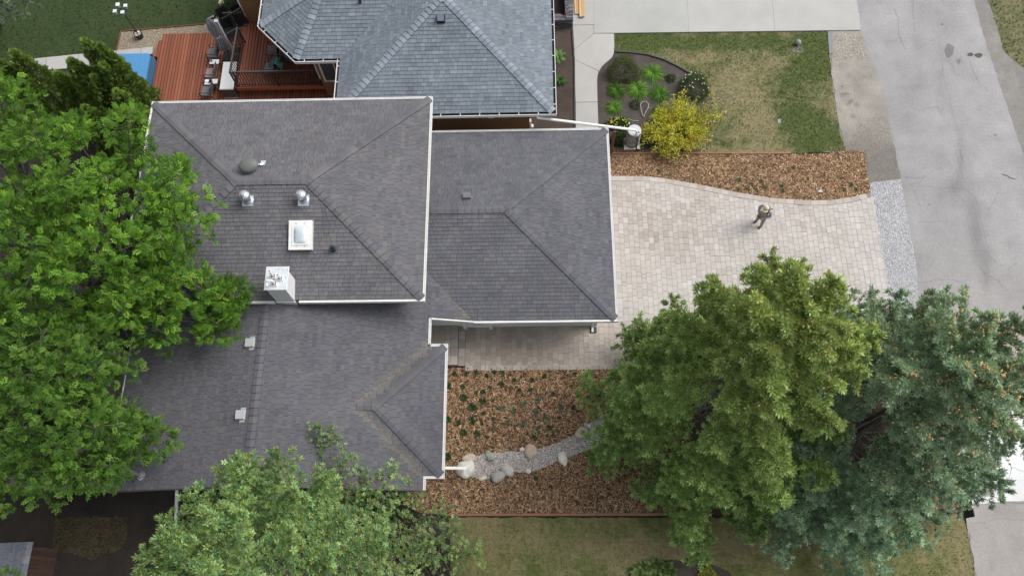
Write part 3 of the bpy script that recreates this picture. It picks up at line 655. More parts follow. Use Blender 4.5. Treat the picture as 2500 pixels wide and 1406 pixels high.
for p, q, a, b in (((LRX, LHY, LZR), (LRX, yn, LZR), lE, lW), ((E_, LS, pz(lS, 0, LS)), (LRX, LHY, LZR), lE, lS), ((2*LRX-E_, LS, pz(lS, 0, LS)), (LRX, LHY, LZR), lW, lS),
                   ((BE, by1, BZ), (bRX, bym, BZR), bN, bE), ((BE, by0, BZ), (bRX, bym, BZR), bS, bE), ((bVX, bym, BZR), (bRX, bym, BZR), bN, bS)): rf3.cap(p, q, a, b, cl, rs)
pick([rf1, rf2, rf3], 300, lambda x, y: x > 660 and y < 1090 and not (640 < x < 725 and 640 < y < 740))
# eaves: white gutters, soffits
mb = MB(); gutter(mb, [(MX1, MY0), (MX1, MY1), (MX0, MY1), (MX0, MY0), (-9.02, MY0)], MZ); gutter(mb, [(-8.16, MY0), (MX1-.001, MY0)], MZ)
mb.box(MX1-.001, MX1+.10, MY0-.10, MY0-.001, MZ-.135, MZ+.012)
mb.build('gutter', M['white'], house)
mb = MB(); gutter(mb, [(VX, GY0), (GX1, GY0), (GX1, GY1), (GX0+.15, GY1)], GZ); mb.build('gutter', M['white'], house)
mb = MB(); gutter(mb, [(LE, LS, LZE), (LE, by0-.10, LZE)], LZE); gutter(mb, [(LE+.01, by0, BZ), (BE, by0, BZ), (BE, by1, BZ), (LE+.11, by1, BZ)], BZ); gutter(mb, [(LE, by1+.10, LZE), (LE, GY0-.02, LZE)], LZE)
mb.build('gutter', M['white'], house)
mb = MB(); gutter(mb, [(LW, yn), (LW, LS)], pz(lW, LW, 0), w=.06); mb.build('gutter', M['white'], house)
mb = MB(); a = np.array([LE+.10, GY0-.06, LZE-.03]); b = np.array([VX, GY0-.06, GZ-.03]); mb.bar(a, b, .04, .14); mb.build('fascia', M['white'], house)
for sx, xa, xb in ((1, E_, LE), (-1, 2*LRX-E_, LW)):
    mb = MB(); mb.bar((xa, LS-.02, pz(lE if sx > 0 else lW, xa, 0)-.06), (xb, LS-.02, pz(lE if sx > 0 else lW, xb, 0)-.06), .03, .13, (.07, .06, .055)); mb.build('fascia', M['plain'], house)
mb = MB(); mb.box(MX0+.02, MX1-.02, MY0+.02, MY1-.02, MZ-.16, MZ-.14); mb.box(GX0, GX1-.02, GY0+.02, GY1-.02, GZ-.16, GZ-.14); mb.build('soffit', M['white'], house)
# walls
def walls(mb, x0, x1, y0, y1, z0, z1): mb.box(x0, x1, y0, y1, z0, z1)
mb = MB(); walls(mb, MX0+.5, MX1-.45, MY0+.45, MY1-.5, 0, MZ-.16); mb.build('wall', M['wallwhite'], house)
GWY = 10.26
mb = MB(); walls(mb, -4.2, GX1-.5, GWY, GY1-.45, 0, GZ-.16); mb.build('wall', M['wallwhite'], house)
mb = MB(); b_ = [(-4.2, GWY-.02), (VX, GWY-.02), (VX, GWY), (-4.2, GWY)]; mb.hexa([(x, y, GZ-.2) for x, y in b_], [(x, y, pz(lE, x, 0)-.12) for x, y in b_]); mb.build('wall', M['wallwhite'], house)
mb = MB(); walls(mb, LW+.45, LE-.45, LS+.45, 10.2, 0, LZE-.14); walls(mb, LE-.46, BE-.5, by0+.5, by1-.5, 0, BZ-.15)
mb.prism([(LRX-4.7, LS+.46), (LRX+4.7, LS+.46), (LRX+4.7, LS+.6), (LRX-4.7, LS+.6)], LZE-.14, LZE-.1)
mb.mesh_([(LW+.45, LS+.45, LZE-.14), (LE-.45, LS+.45, LZE-.14), (LRX+1, LS+.45, LZR-.42), (LRX-1, LS+.45, LZR-.42)], [(0, 1, 2, 3)])
mb.build('wall', M['wallwhite'], house)
# side door in the garage wall
d0, d1 = G(1141, 799, 0)[0], G(1195, 799, 0)[0]
dr = MB(); dr.box(d0, d1, GWY-.035, GWY-.004, .10, 2.12, (.62, .66, .68)); door = dr.build('door', M['plain'], house)
mb = MB(); mb.box(d0+.30, d1-.2, GWY-.05, GWY-.034, .5, 1.9); mb.build('pane', M['glass'], door)
mb = MB(); mb.lathe([(.03, 0), (.03, .05)], (d0+.12, GWY-.06, 1.05), 8, axis=(0, -1, 0)); mb.build('handle', M['galv'], door)
for x in (d0-.07, d1+.07):
    mb = MB(); mb.box(x-.065, x+.065, GWY-.11, GWY-.003, .0, 2.25); mb.build('door_post', M['white'], house)
# downspouts
def pipe(name, pts, w, h, parent, m='white'):
    mb = MB()
    for a, b in zip(pts[:-1], pts[1:]): mb.bar(np.array(a), np.array(b), w, h)
    return mb.build(name, M[m], parent)
p = G(1447, 796, .30); pipe('downspout', [(p[0], GWY-.06, 2.4), (p[0], GWY-.06, .18)], .08, .07, house); pipe('downspout', [(p[0], GWY-.05, .14), (p[0], GWY-.27, .09)], .085, .07, house)
p0, p1 = G(1087, 1143.5, .75), G(1139, 1142.5, .62); pipe('downspout', [(p0[0]-.6, p0[1], .95), (p1[0], p1[1], .62)], .10, .08, house)
p0, p1 = G(429, 1190, .35), G(430, 1282, .25); pipe('downspout', [(p0[0], p0[1]+.8, .45), (p1[0], p1[1], .25)], .11, .09, house)
p = G(982, 1203, .5); pipe('downspout', [(p[0], LS+.38, 2.6), (p[0], LS+.38, .2)], .08, .07, house, 'greymetal')
# chimney
CX0, CX1, CY0, CY1, CZ = -8.95, -8.30, 9.775, 10.50, 5.83
mb = MB(); mb.box(CX0, CX1, CY0, CY1, 3.9, CZ); chim = mb.build('chimney', M['wallwhite'], house)
mb = MB(); mb.box(CX0-.02, CX1+.025, CY0-.03, CY0-.003, 4.50, 4.58); mb.build('flashing', M['white'], chim)
mb = MB(); mb.box(CX0-.05, CX1+.09, CY0-.06, CY1+.07, CZ, CZ+.035, (1, 1, 1), bev=.012); mb.build('cap', mat('chimney_cap_metal', (.58, .62, .645), rough=.4, noise=.10, nscale=6, metal=.25), chim)
for k, (px, py, hz, bx) in enumerate(((667, 674, .42, -1), (684.5, 680, .30, -1), (670, 693, .26, 1))):
    c = G(px, py, CZ+.05); mb = MB()
    for sx, sy, lx, ly in ((-1, 0, .012, .085), (1, 0, .012, .085), (0, -1, .085, .012), (0, 1, .085, .012)): mb.box(c[0]+sx*.075-lx, c[0]+sx*.075+lx, c[1]+sy*.075-ly+(0 if sx else 0), c[1]+sy*.075+ly, CZ+.036, CZ+.09+.001*abs(sx), (1, 1, 1), 0)
    mb.box(c[0]-.062, c[0]+.062, c[1]-.062, c[1]+.062, CZ+.034, CZ+.042, (1, 1, 1), 1)
    mb.tube([c-[0, 0, .02], c+[0, 0, hz]], .042, 10, m=0)
    if k == 2: t = c+[0, 0, hz]; mb.tube([t, t+[-.05, 0, .07], t+[-.13, -.02, .08], t+[-.16, -.06, .03], t+[-.17, -.16, -.02]], .047, 10)
    else: t = c+[0, 0, hz]; mb.lathe([(.055, -.02), (.055, .02), (.03, .022), (.03, .0)], t, 12)
    mb.build('flue', [M['white'], M['dark']], chim)
mb = MB()
for px, py in ((680, 658), (690, 660), (702, 659), (698, 678), (650, 701), (697, 700)): mb.lathe([(.012, 0), (.012, .012)], G(px, py, CZ+.035), 6)
mb.build('screws', M['dark'], chim)
# roof fittings of the main block
def on(plane, px, py): return hit(px, py, plane)
def nrm(pl): n = np.array([-pl[0], -pl[1], 1.0]); return n/np.linalg.norm(n)
def axes(pl):
    n = nrm(pl); v = np.array([pl[0], pl[1], pl[0]**2+pl[1]**2]); v /= np.linalg.norm(v); return np.cross(v, n), v, n
for px, py, dx in ((606, 491, 0), (742, 490, 0)):
    c = on(plS, px, py); u, v, n = axes(plS); mb = MB(); mb.obox(c+n*.03, u*.20, v*.20, n*.012, (1.1, 1.1, 1.15)); mb.lathe([(.16, 0), (.15, .10), (.15, .22)], c, 16, (.9, .95, 1)); fl = mb.build('turbine_vent', M['galv'], house)
    mb = MB(); t = c+[0, 0, .26]
    for k in range(18):      # curved vanes of the spinning head
        a = 2*math.pi*k/18; P = []
        for i in range(6):
            la = -.75+i*(.75+1.25)/5; r = .205*math.cos(la); tw = a+.55*(i/5.0); P.append(t+[r*math.cos(tw), r*math.sin(tw), .16+.17*math.sin(la)])
        for i in range(5):
            w0 = np.array([-math.sin(a+.55*i/5), math.cos(a+.55*i/5), 0])*.030*(1.05-abs(i-2)/4.0); w1 = np.array([-math.sin(a+.55*(i+1)/5), math.cos(a+.55*(i+1)/5), 0])*.030*(1.05-abs(i-1)/4.0)
            mb.poly([P[i]-w0, P[i]+w0, P[i+1]+w1, P[i+1]-w1], (1.15, 1.15, 1.15))
    mb.build('vane_ball', M['galv'], fl)
    mb = MB(); mb.lathe([(.12, 0), (.155, .1), (.14, .2), (.07, .28)], t, 14); mb.build('core', M['dark'], fl)
    mb = MB(); mb.lathe([(.09, 0), (.08, .012), (.02, .02)], t+[0, 0, .315], 14); mb.build('top_cap', M['galv'], fl)
u, v, n = axes(plS); c = on(plS, 737, 576); hw, hh = .41, .52
mb = MB()
for s, a, b in ((0, hw, .075), (1, hw, .075)): mb.obox(c+v*(hh-.075)*(1 if s else -1)+n*.10, u*hw, v*.075, n*.10)
for s in (-1, 1): mb.obox(c+u*(hw-.075)*s+n*.10, u*.075, v*(hh-.152), n*.0995)
for s in (-1, 1): mb.obox(c+v*s*(hh-.20)+n*.21, u*(hw-.13), v*.045, n*.012, (.97, .97, .97)); mb.obox(c+u*s*(hw-.17)+n*.21, u*.045, v*(hh-.248), n*.0115, (.97, .97, .97))
sky = mb.build('skylight', M['white'], house)
mb = MB(); NX, NY = 8, 10
gx = lambda i: -1+2*i/NX
vs = [c+u*gx(i)*(hw-.16)+v*(-1+2*j/NY)*(hh-.18)+n*(.19+.10*(1-gx(i)**4)*(1-(-1+2*j/NY)**4)) for j in range(NY+1) for i in range(NX+1)]
mb.mesh_(vs, [(j*(NX+1)+i, j*(NX+1)+i+1, (j+1)*(NX+1)+i+1, (j+1)*(NX+1)+i) for j in range(NY) for i in range(NX)]); mb.build('dome', M['acrylic'], sky, smooth=True)
mb = MB()
for a, b in ((-.45, .9), (.4, .9), (-.85, .5), (-.85, 0), (-.85, -.5), (.8, .55), (.8, .05), (.8, -.45), (-.4, -.9), (.45, -.9)): mb.lathe([(.016, 0), (.016, .01)], c+u*a*(hw-.07)+v*b*(hh-.07)+n*.20, 6)
mb.build('screws', M['dark'], sky)
c = on(plS, 815, 611); mb = MB(); mb.obox(c+n*.022, u*.16, v*.13, n*.006, (3.2, 3.4, 4.0)); mb.tube([c, c+[0, 0, .20]], .085, 10); mb.tube([c+[0, 0, .20], c+[0, 0, .34]], .055, 10); mb.build('plumbing_vent', M['blackplastic'], house)
# oval dish with its bracket (own thing, bolted to the roof)
c = on(plN, 613, 415); dish = thing('satellite_dish', c, 'grey oval dish mounted on the back slope of the house roof', 'dish')
ax = np.array([.10, -.28, .95]); mb = MB(); mb.lathe([(.40, -.03), (.425, -.015), (.43, .0), (.41, .015), (.37, .05), (.27, .085), (.14, .105), (.03, .112)], c+[0, 0, .38], 28, axis=ax, sx=.68) if False else None
def ellipse_lathe(prof, c, n, axis, ex, ey):
    z = np.asarray(axis, float); z /= np.linalg.norm(z); x = np.array([1.0, .30, 0]); x -= z*(x@z); x /= np.linalg.norm(x); y = np.cross(z, x); mbl = MB(); vs = []; fs = []
    for r, h in prof:
        for k in range(n): th = 2*math.pi*k/n; vs.append(c+x*ex*r*math.cos(th)+y*ey*r*math.sin(th)+z*h)
    for i in range(len(prof)-1):
        for k in range(n): fs.append((i*n+k, i*n+(k+1) % n, (i+1)*n+(k+1) % n, (i+1)*n+k))
    fs.append(tuple(range(n-1, -1, -1))); fs.append(tuple(range((len(prof)-1)*n, len(prof)*n))); mbl.mesh_(vs, fs); return mbl
ellipse_lathe([(.95, -.05), (1.0, -.03), (1.0, .0), (.94, .01), (.90, .03), (.72, .065), (.45, .09), (.15, .10)], c+[0, 0, .32], 28, ax, .345, .25).build('reflector', M['dish'], dish, smooth=True)
mb = MB(); mb.tube([c+[.1, 0, 0], c+[.1, 0, .30]], .03, 8); mb.build('mast', M['greymetal'], dish)
mb = MB(); q = on(plN, 643, 401); u2, v2, n2 = axes(plN); mb.obox(q+n2*.05, u2*.09, v2*.12, n2*.012, (1.3, 1.3, 1.3)); mb.bar(q+n2*.06, c+[.12, 0, .2], .05, .04); mb.build('bracket', M['galv'], dish)
# box vents
def box_vent(pl, px, py, hw, hl, h, m, name='roof_vent', flash=True, parent=house, swap=False):
    u, v, n = axes(pl); c = on(pl, px, py); mb = MB()
    b = [c-u*hw-v*hl+n*.03, c+u*hw-v*hl+n*.03, c+u*hw+v*hl+n*.03, c-u*hw+v*hl+n*.03]
    t = [c-u*hw*.86-v*hl*.8+n*h, c+u*hw*.86-v*hl*.8+n*h, c+u*hw*.86+v*hl*.92+n*h*.75, c-u*hw*.86+v*hl*.92+n*h*.75]
    mb.hexa(b, t); o = mb.build(name, m, parent)
    if flash:
        mb = MB(); mb.obox(c+n*.022+v*hl*.3, u*hw*1.45, v*hl*.55, n*.004); mb.build('flashing', m, o)
    return o
MV = mat('pale_grey_vent', (.36, .375, .385), rough=.5, noise=.06, nscale=15)
box_vent(lW, 613, 838, .17, .17, .16, MV); box_vent(lW, 590, 1013, .17, .17, .16, MV)
box_vent(gN, 1140, 482, .165, .13, .18, mat('slate_grey_vent', (.14, .135, .16), rough=.35, noise=.1, nscale=15))
c = on(lW, 319, 1113); mb = MB(); mb.tube([c, c+[0, 0, .28]], .10, 10); mb.lathe([(.13, .28), (.13, .33), (.03, .37)], c, 10); mb.build('plumbing_vent', M['blackplastic'], house)
c = on(lW, 346, 1160); mb = MB(); mb.lathe([(.17, 0), (.12, .05), (.07, .14), (.055, .16)], c, 14); mb.tube([c, c+[0, 0, 1.05]], .055, 10); mb.lathe([(.085, 1.03), (.09, 1.12), (.05, 1.17)], c, 12); mast = mb.build('service_mast', M['galv'], house)
top = c+[0, 0, 1.02]; mb = MB()
def sag(a, b, s, n=8): a, b = np.array(a, float), np.array(b, float); return [a+(b-a)*i/n-np.array([0, 0, s*4*(i/n)*(1-i/n)]) for i in range(n+1)]
mb.tube(sag(top, (-22, 4.4, 4.6), .35), .016, 4); mb.tube(sag(top-[0, 0, .2], on(lW, 328, 1175)+[0, 0, .06], .05)+[np.array([-13.9, LS-.05, 3.0])], .014, 4); mb.build('cable', M['black'], mast)

# entrance landing and step of pavers under the eave
def paver_mesh(mb, P, z0, z1, tone, bev=.012, gap=.004):
    """one block: convex footprint with a worn edge"""
    P = np.array(P); c = P.mean(0); d = P-c; r = np.linalg.norm(d, axis=1, keepdims=True); A = P-d/r*gap; B = P-d/r*(gap+bev); k = len(P)
    vs = [(x, y, z0) for x, y in A]+[(x, y, z1-bev*.7) for x, y in A]+[(x, y, z1) for x, y in B]
    mb.mesh_(vs, [tuple(range(2*k, 3*k))]+[(i, (i+1) % k, k+(i+1) % k, k+i) for i in range(k)]+[(k+i, k+(i+1) % k, 2*k+(i+1) % k, 2*k+i) for i in range(k)], tone)
def ptone(rs, x=0, y=0, k=1.0):
    b = np.array([(.435, .392, .352), (.48, .438, .398), (.41, .366, .325), (.46, .422, .386), (.515, .475, .438), (.385, .340, .298)][rs.choice(6, p=[.25, .23, .18, .16, .08, .10])])
    return tuple(b*k*rs.uniform(.94, 1.06))
rs = np.random.RandomState(77)
PD = .84
yS = G(1110, 890, .32)[1]; xL1 = G(1118, 850, .32)[0]; xL2 = G(1135, 850, .16)[0]
porch = thing('porch_steps', (xL1-.6, (yS+GWY)/2, 0), 'tan paver landing and step tucked under the corner of the grey roof', 'steps')
mb = MB(); mb.box(-4.18, xL1-.02, yS+.02, GWY-.002, 0, .24); mb.box(xL1-.02, xL2-.02, yS+.02, GWY-.002, 0, .08); mb.build('base', M['sand'], porch)
for xa, xb, z0, z1, rows in ((-4.18, xL1-.30, .24, .315, 0), (xL1-.30, xL1, .24, .32, 1), (xL1, xL2, .08, .165, 1)):
    if rows == 0:
        nx = int((xb-xa)/.21); 
        for i in range(nx):
            y = yS-(.14 if i % 2 else 0)
            while y < GWY-.01:
                a, b = max(y, yS), min(y+.285, GWY-.004)
                if b-a > .03: mb = MB(); w = (xb-xa)/nx; paver_mesh(mb, [(xa+i*w, a), (xa+(i+1)*w, a), (xa+(i+1)*w, b), (xa+i*w, b)], z0, z1, ptone(rs, k=PD*.9)); mb.build('paver', M['paver'], porch)
                y += .285
    else:
        y = yS
        while y < GWY-.05:
            b = min(y+.36, GWY-.004); mb = MB(); paver_mesh(mb, [(xa, y), (xb, y), (xb, b), (xa, b)], z0, z1, ptone(rs, k=PD*.95)); mb.build('coping_stone', M['paver'], porch); y += .36

# ------------------------------------------------------------------ paver driveway
DRV = [tuple(G(x, y)[:2]) for x, y in BORDER]
south = px_poly([(2168, 708), (2192, 850), (2000, 880), (1800, 893), (1620, 893), (1136, 893)])
x_house, y_wall = xL2, GWY
NB = .235
def inner(P, d):
    out = []
    for i in range(len(P)):
        a = np.array(P[max(i-1, 0)]); b = np.array(P[min(i+1, len(P)-1)]); t = (b-a)/np.linalg.norm(b-a); n = np.array([t[1], -t[0]]); out.append(tuple(np.array(P[i])+n*d))
    return out
DRI = inner(DRV, NB)
eastE = px_poly([(2124, 470), (2151, 609), (2168, 708)])
FIELD = [DRI[0]]+DRI[1:-1]+[DRI[-1]]+[eastE[1]]+south[:-1]+[(x_house, south[-1][1])]+[(x_house, GWY-.01), (2.58, GWY-.01), (2.58, DRI[0][1])]
ysouth = south[-1][1]
drive = sheet('paved_driveway', [DRV[0]]+DRV[1:]+[eastE[1]]+south[:-1]+[(x_house-.02, ysouth), (x_house-.02, GWY), (2.56, GWY), (2.56, DRV[0][1])], 0.030, M['sand'], const((1, 1, 1)), 1.0)
PAV = []
FX = np.array(FIELD); x0, x1 = FX[:, 0].min(), FX[:, 0].max(); PWX, PLY = .205, .283
rs = np.random.RandomState(78); x = x0; i = 0
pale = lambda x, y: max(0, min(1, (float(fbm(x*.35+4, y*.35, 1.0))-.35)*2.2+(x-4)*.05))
while x < x1:
    y = FX[:, 1].min()-PLY*(0.5 if i % 2 else 0)-rs.choice([0, .04, -.04])
    while y < FX[:, 1].max():
        ln = PLY*rs.choice([1, 1, 1, .66, 1])
        cells = [(x, y), (x+PWX, y), (x+PWX, y+ln), (x, y+ln)]
        ins = inpoly(np.array([p[0] for p in cells]), np.array([p[1] for p in cells]), FIELD)
        if ins.all(): P = cells
        elif ins.any():
            P = clip(FIELD, cells); P = P if P and abs(parea(P)) > .006 else None
        else: P = None
        if P:
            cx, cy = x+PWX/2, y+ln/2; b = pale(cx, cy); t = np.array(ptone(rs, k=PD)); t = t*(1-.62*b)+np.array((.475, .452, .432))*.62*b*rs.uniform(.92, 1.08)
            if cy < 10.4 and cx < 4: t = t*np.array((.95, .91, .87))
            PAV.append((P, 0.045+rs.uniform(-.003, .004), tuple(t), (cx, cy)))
        y += ln
    x += PWX; i += 1
# border course of longer blocks along the curve and along the walkway
def along(P, step):
    out = [np.array(P[0])]; acc = 0
    for a, b in zip(P[:-1], P[1:]):
        a, b = np.array(a), np.array(b); L = np.linalg.norm(b-a); s = step-acc
        while s < L: out.append(a+(b-a)*s/L); s += step
        acc = L-(s-step)
    return out
bo = along(DRV, .34); bi = inner([tuple(p) for p in bo], NB-.004)
for k in range(len(bo)-1): PAV.append(([tuple(bi[k]), tuple(bi[k+1]), tuple(bo[k+1]), tuple(bo[k])], .05+rs.uniform(-.003, .003), ptone(rs, k=PD*1.05), tuple(bo[k])))
wk = sorted([p for p in south[3:]], key=lambda p: p[0]); xx = wk[0][0]
while xx < south[3][0]+.0:
    PAV.append(([(xx, ysouth-.21), (xx+.31, ysouth-.21), (xx+.31, ysouth-.002), (xx, ysouth-.002)], .046, ptone(rs, k=PD), (xx, ysouth))); xx += .312
def vis(c):
    x, y = topx((c[0], c[1], .04)); return not (x > 1510 and y > 690-.28*(x-1510) if x < 1600 else y > 690) and y < 900
key = lambda q: (0 if vis(q[3]) else 1, q[3][0]**2+q[3][1]**2)
PAV.sort(key=key); rest = MB()
for k, (P, z, t, c) in enumerate(PAV):
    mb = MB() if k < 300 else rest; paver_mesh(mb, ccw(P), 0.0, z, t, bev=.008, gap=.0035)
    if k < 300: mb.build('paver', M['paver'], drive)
rest.build('pavers', M['paver'], drive, kind='stuff')
# drain grate by the downspout
gr = thing('drain_grate', G(1448, 806, .05), 'dark green drain grate below the garage downspout', 'drain'); mb = MB(); c = G(1448, 806, .05)
for k in range(6): mb.box(c[0]-.13+k*.05, c[0]-.13+k*.05+.025, c[1]-.11, c[1]+.11, .048, .062, (.05, .09, .08))
for k in (-1, 1): mb.box(c[0]-.14, c[0]+.14, c[1]+k*.12-.012, c[1]+k*.12+.012, .047, .064, (.05, .09, .08))
mb.build('grate', M['plain'], gr); mb = MB(); mb.box(c[0]-.13, c[0]+.13, c[1]-.11, c[1]+.11, .046, .050, (.015, .02, .02)); mb.build('sump', M['plain'], gr)

# ------------------------------------------------------------------ the neighbour's house (blue grey roof)
nb = thing('house', (-4.0, 23.0, 0), 'neighbouring house with blue grey shingles, open white gutters and brown stucco walls', 'house')
class ColN:
    def __init__(s, k=1.0): s.k = k
    def __call__(s, rs):
        b = np.array([(.158, .182, .210), (.147, .170, .197), (.170, .196, .226), (.154, .176, .198), (.186, .213, .244), (.134, .155, .181)][rs.choice(6, p=[.26, .22, .20, .14, .08, .10])])
        return tuple(b*s.k*rs.uniform(.92, 1.08))
cn, cnc = ColN(1.0), ColN(1.25)
NZ, NP = 3.30, .40
NE_, NW_, NS_ = .93, -7.82, 18.17; nhw = (NE_-NW_)/2; nrx = (NE_+NW_)/2; NRZ = NZ+NP*nhw; nay = NS_+nhw
WSy = 20.92; nvy = WSy+nhw
qS, qE, qW = plane_from((0, NS_, NZ), (0, NP)), plane_from((NE_, 0, NZ), (-NP, 0)), plane_from((NW_, 0, NZ), (NP, 0)); qS2 = plane_from((0, WSy, NZ), (0, NP))
A1, A2 = np.array([-9.66, WSy]), np.array([-11.34, 22.68]); ad = (A1-A2)/np.linalg.norm(A1-A2); an = np.array([-ad[1], ad[0]]); an = an if an[0] > 0 else -an
qA = plane_from((A1[0], A1[1], NZ), (NP*an[0], NP*an[1])); qW2 = plane_from((A2[0], 0, NZ), (NP, 0))
def isect3(a, b, c):
    m = np.array([[a[0]-b[0], a[1]-b[1]], [a[0]-c[0], a[1]-c[1]]]); r = np.array([b[2]-a[2], c[2]-a[2]]); x, y = np.linalg.solve(m, r); return np.array([x, y, pz(a, x, y)])
AP = isect3(qS2, qA, qW2); hx = AP[0]+(nvy-AP[1])*1.0
rfn = Roof(nb); EXN, WN = .158, (.15, .30)
rfn.face(qS, [[(NW_, NS_), (NE_, NS_), (nrx, nay)]], (0, NS_), EXN, WN, cn, 31)
rfn.face(qE, [[(NE_, NS_), (NE_, 29), (nrx, 29), (nrx, nay)]], (NE_, 0), EXN, WN, cn, 32)
rfn.face(qW, [[(NW_, WSy), (NW_, NS_), (nrx, nay), (nrx, nvy)]], (NW_, 0), EXN, WN, cn, 33)
rfn.face(qS2, [[(A1[0], WSy), (NW_, WSy), (nrx, nvy), (hx, nvy), (AP[0], AP[1])]], (0, WSy), EXN, WN, cn, 34)
rfn.face(qA, [[tuple(A2), tuple(A1), (AP[0], AP[1])]], tuple(A1), EXN, WN, cn, 35)
rfn.face(qW2, [[(A2[0], 28), tuple(A2), (AP[0], AP[1]), (hx, nvy), (hx, 28)]], (A2[0], 0), EXN, WN, cn, 36)
rs = np.random.RandomState(6)
pt = lambda x, y, pl: (x, y, pz(pl, x, y))
for p, q, a, b in ((pt(NE_, NS_, qS), pt(nrx, nay, qS), qS, qE), (pt(NW_, NS_, qS), pt(nrx, nay, qS), qS, qW), (pt(nrx, nay, qE), pt(nrx, 29, qE), qE, qW), (pt(A1[0], WSy, qS2), tuple(AP), qS2, qA), (pt(A2[0], A2[1], qA), tuple(AP), qA, qW2)):
    rfn.cap(p, q, a, b, cnc, rs, expo=.22, half=.17)
pick([rfn], 300, lambda x, y: 3 < y < 300 and x > 630)
wh, tr, st_ = MB(), MB(), MB()
OUT = [[(A2[0], 28), (A2[0], A2[1]), (A1[0], A1[1]), (NW_-.02, WSy)], [(NW_, WSy-.02), (NW_, NS_), (NE_, NS_), (NE_, 28)]]
for o in OUT:
    gutter(wh, o, NZ, w=.13, trough=tr)
    for a, b in zip(o[:-1], o[1:]):
        a, b = np.array(a), np.array(b); d = b-a; L = np.linalg.norm(d); d /= L; nn = np.array([d[1], -d[0]]); s = .35
        while s < L:
            c = a+d*s; st_.obox((c[0]+nn[0]*.062, c[1]+nn[1]*.062, NZ+.006), (d[0]*.014, d[1]*.014, 0), (nn[0]*.058, nn[1]*.058, 0), (0, 0, .006)); s += .78
g = wh.build('gutter', M['white'], nb); tr.build('trough', M['dark'], g); st_.build('strap', M['white'], g)
mb = MB(); mb.box(NW_+.55, -.03, NS_+.62, 29, 0, NZ-.12); mb.build('wall', M['stucco'], nb)
wc = G(799, 231, .5); mb = MB(); wy = WSy+.50
wy = wc[1]; mb.prism([(wc[0], wy), (NW_+.56, wy), (NW_+.56, 28), (A2[0]+.6, 28), (A2[0]+.6, A2[1]+.35), (wc[0], wy+.0)][:5]+[], 0, NZ-.12) if False else None
wA = [(wc[0], wy), (NW_+.54, wy), (NW_+.54, 28), (A2[0]+.62, 28), (A2[0]+.62, A2[1]+.62), (wc[0]-.35, wy+.95)]
mb.prism(wA, 0, NZ-.12); mb.build('wall', M['stucco'], nb)
wl = G(606, 54, 1.15); mb = MB(); mb.box(wl[0], A2[0]+.62, wl[1], 28, 0, 3.6); mb.build('wall', M['stucco'], nb)
mb = MB(); mb.box(wl[0]-.03, wl[0]+.04, wl[1]-.02, wl[1]+.1, 1.5, 3.6); mb.build('corner_trim', M['white'], nb)
for xa, xb, zb in ((796, 816, 1.5),):
    a = G(796.5, 183, 1.55); x0w = a[0]; x1w = x0w+.95; mb = MB()
    for q in ((x0w-.04, x0w+.03, 1.5, 2.9), (x1w-.03, x1w+.04, 1.5, 2.9)): mb.box(q[0], q[1], wy-.05, wy-.003, q[2], q[3])
    mb.box(x0w+.031, x1w-.031, wy-.05, wy-.003, 1.50, 1.56); mb.box(x0w+.031, x1w-.031, wy-.05, wy-.003, 2.84, 2.9); mb.box(x0w+.58, x0w+.63, wy-.045, wy-.003, 1.561, 2.839)
    wdw = mb.build('window', M['white'], nb); mb = MB(); mb.box(x0w+.03, x1w-.03, wy-.02, wy-.002, 1.55, 2.85); mb.build('pane', M['glass'], wdw)
p = np.array([wc[0]-.18, wy+.45, 0]); mb = MB()
for z in (1.6, 3.0): mb.bar((p[0]-.20, p[1]+.55, z), (p[0]+.14, p[1]-.40, z), .05, .05)
mb.bar((p[0]-.20, p[1]+.55, 1.6), (p[0]-.20, p[1]+.55, 3.0), .05, .05); mb.bar((p[0]+.14, p[1]-.40, 1.6), (p[0]+.14, p[1]-.40, 3.0), .05, .05); mb.build('window', M['white'], nb)
# dryer hood, roof vents
c = G(1198, 290, 2.4); mb = MB(); hy = NS_+.62; mb.hexa([(c[0]-.12, hy-.16, 2.2), (c[0]+.12, hy-.16, 2.2), (c[0]+.12, hy, 2.2), (c[0]-.12, hy, 2.2)], [(c[0]-.12, hy-.06, 2.42), (c[0]+.12, hy-.06, 2.42), (c[0]+.12, hy, 2.42), (c[0]-.12, hy, 2.42)], (.7, .7, .68)); mb.build('dryer_hood', M['plain'], nb)
def square_vent(pl, px, py, h, hw):
    u, v, n = axes(pl); c = on(pl, px, py); mb = MB(); mb.obox(c+n*(.03+h/2), u*hw*.9, v*hw*.9, n*h/2); o = mb.build('roof_vent', M['blackplastic'], nb)
    mb = MB(); mb.obox(c+n*(h+.05), u*hw*.82, v*hw*.82, n*.012, (6, 6.4, 7.5)); mb.build('lid', M['blackplastic'], o)
    mb = MB(); mb.obox(c+n*.028, u*hw*1.1, v*hw*1.1, n*.006); mb.build('flashing', M['blackplastic'], o)
square_vent(qS, 1077, 48, .16, .16)
c = on(qS2, 880, 8); mb = MB(); mb.tube([c, c+[0, 0, .32]], .06, 10); mb.build('plumbing_vent', M['blackplastic'], nb)
# long downspout running over to the rain barrel
BRT = 1.22
a = np.array([.25, NS_-.10, NZ-.12]); bq = G(1552, 318, BRT+.32)
mb = MB(); mb.tube([a+[0, 0, .02], a+[.05, -.02, -.10], bq, bq+[.05, -.03, -.05], bq+[.06, -.05, -.30]], .055, 10); mb.build('downspout', M['white'], nb)
c = G(1312, 298, 1.0); mb = MB(); mb.box(-.028, .05, NS_+.70, NS_+.86, .9, 1.5, (.85, .83, .76)); mb.lathe([(.05, 0), (.08, .04), (.08, .12), (.04, .16)], (.06, NS_+.70, 1.1), 10, (.85, .83, .75)); mb.build('wall_lamp', M['plain'], nb)

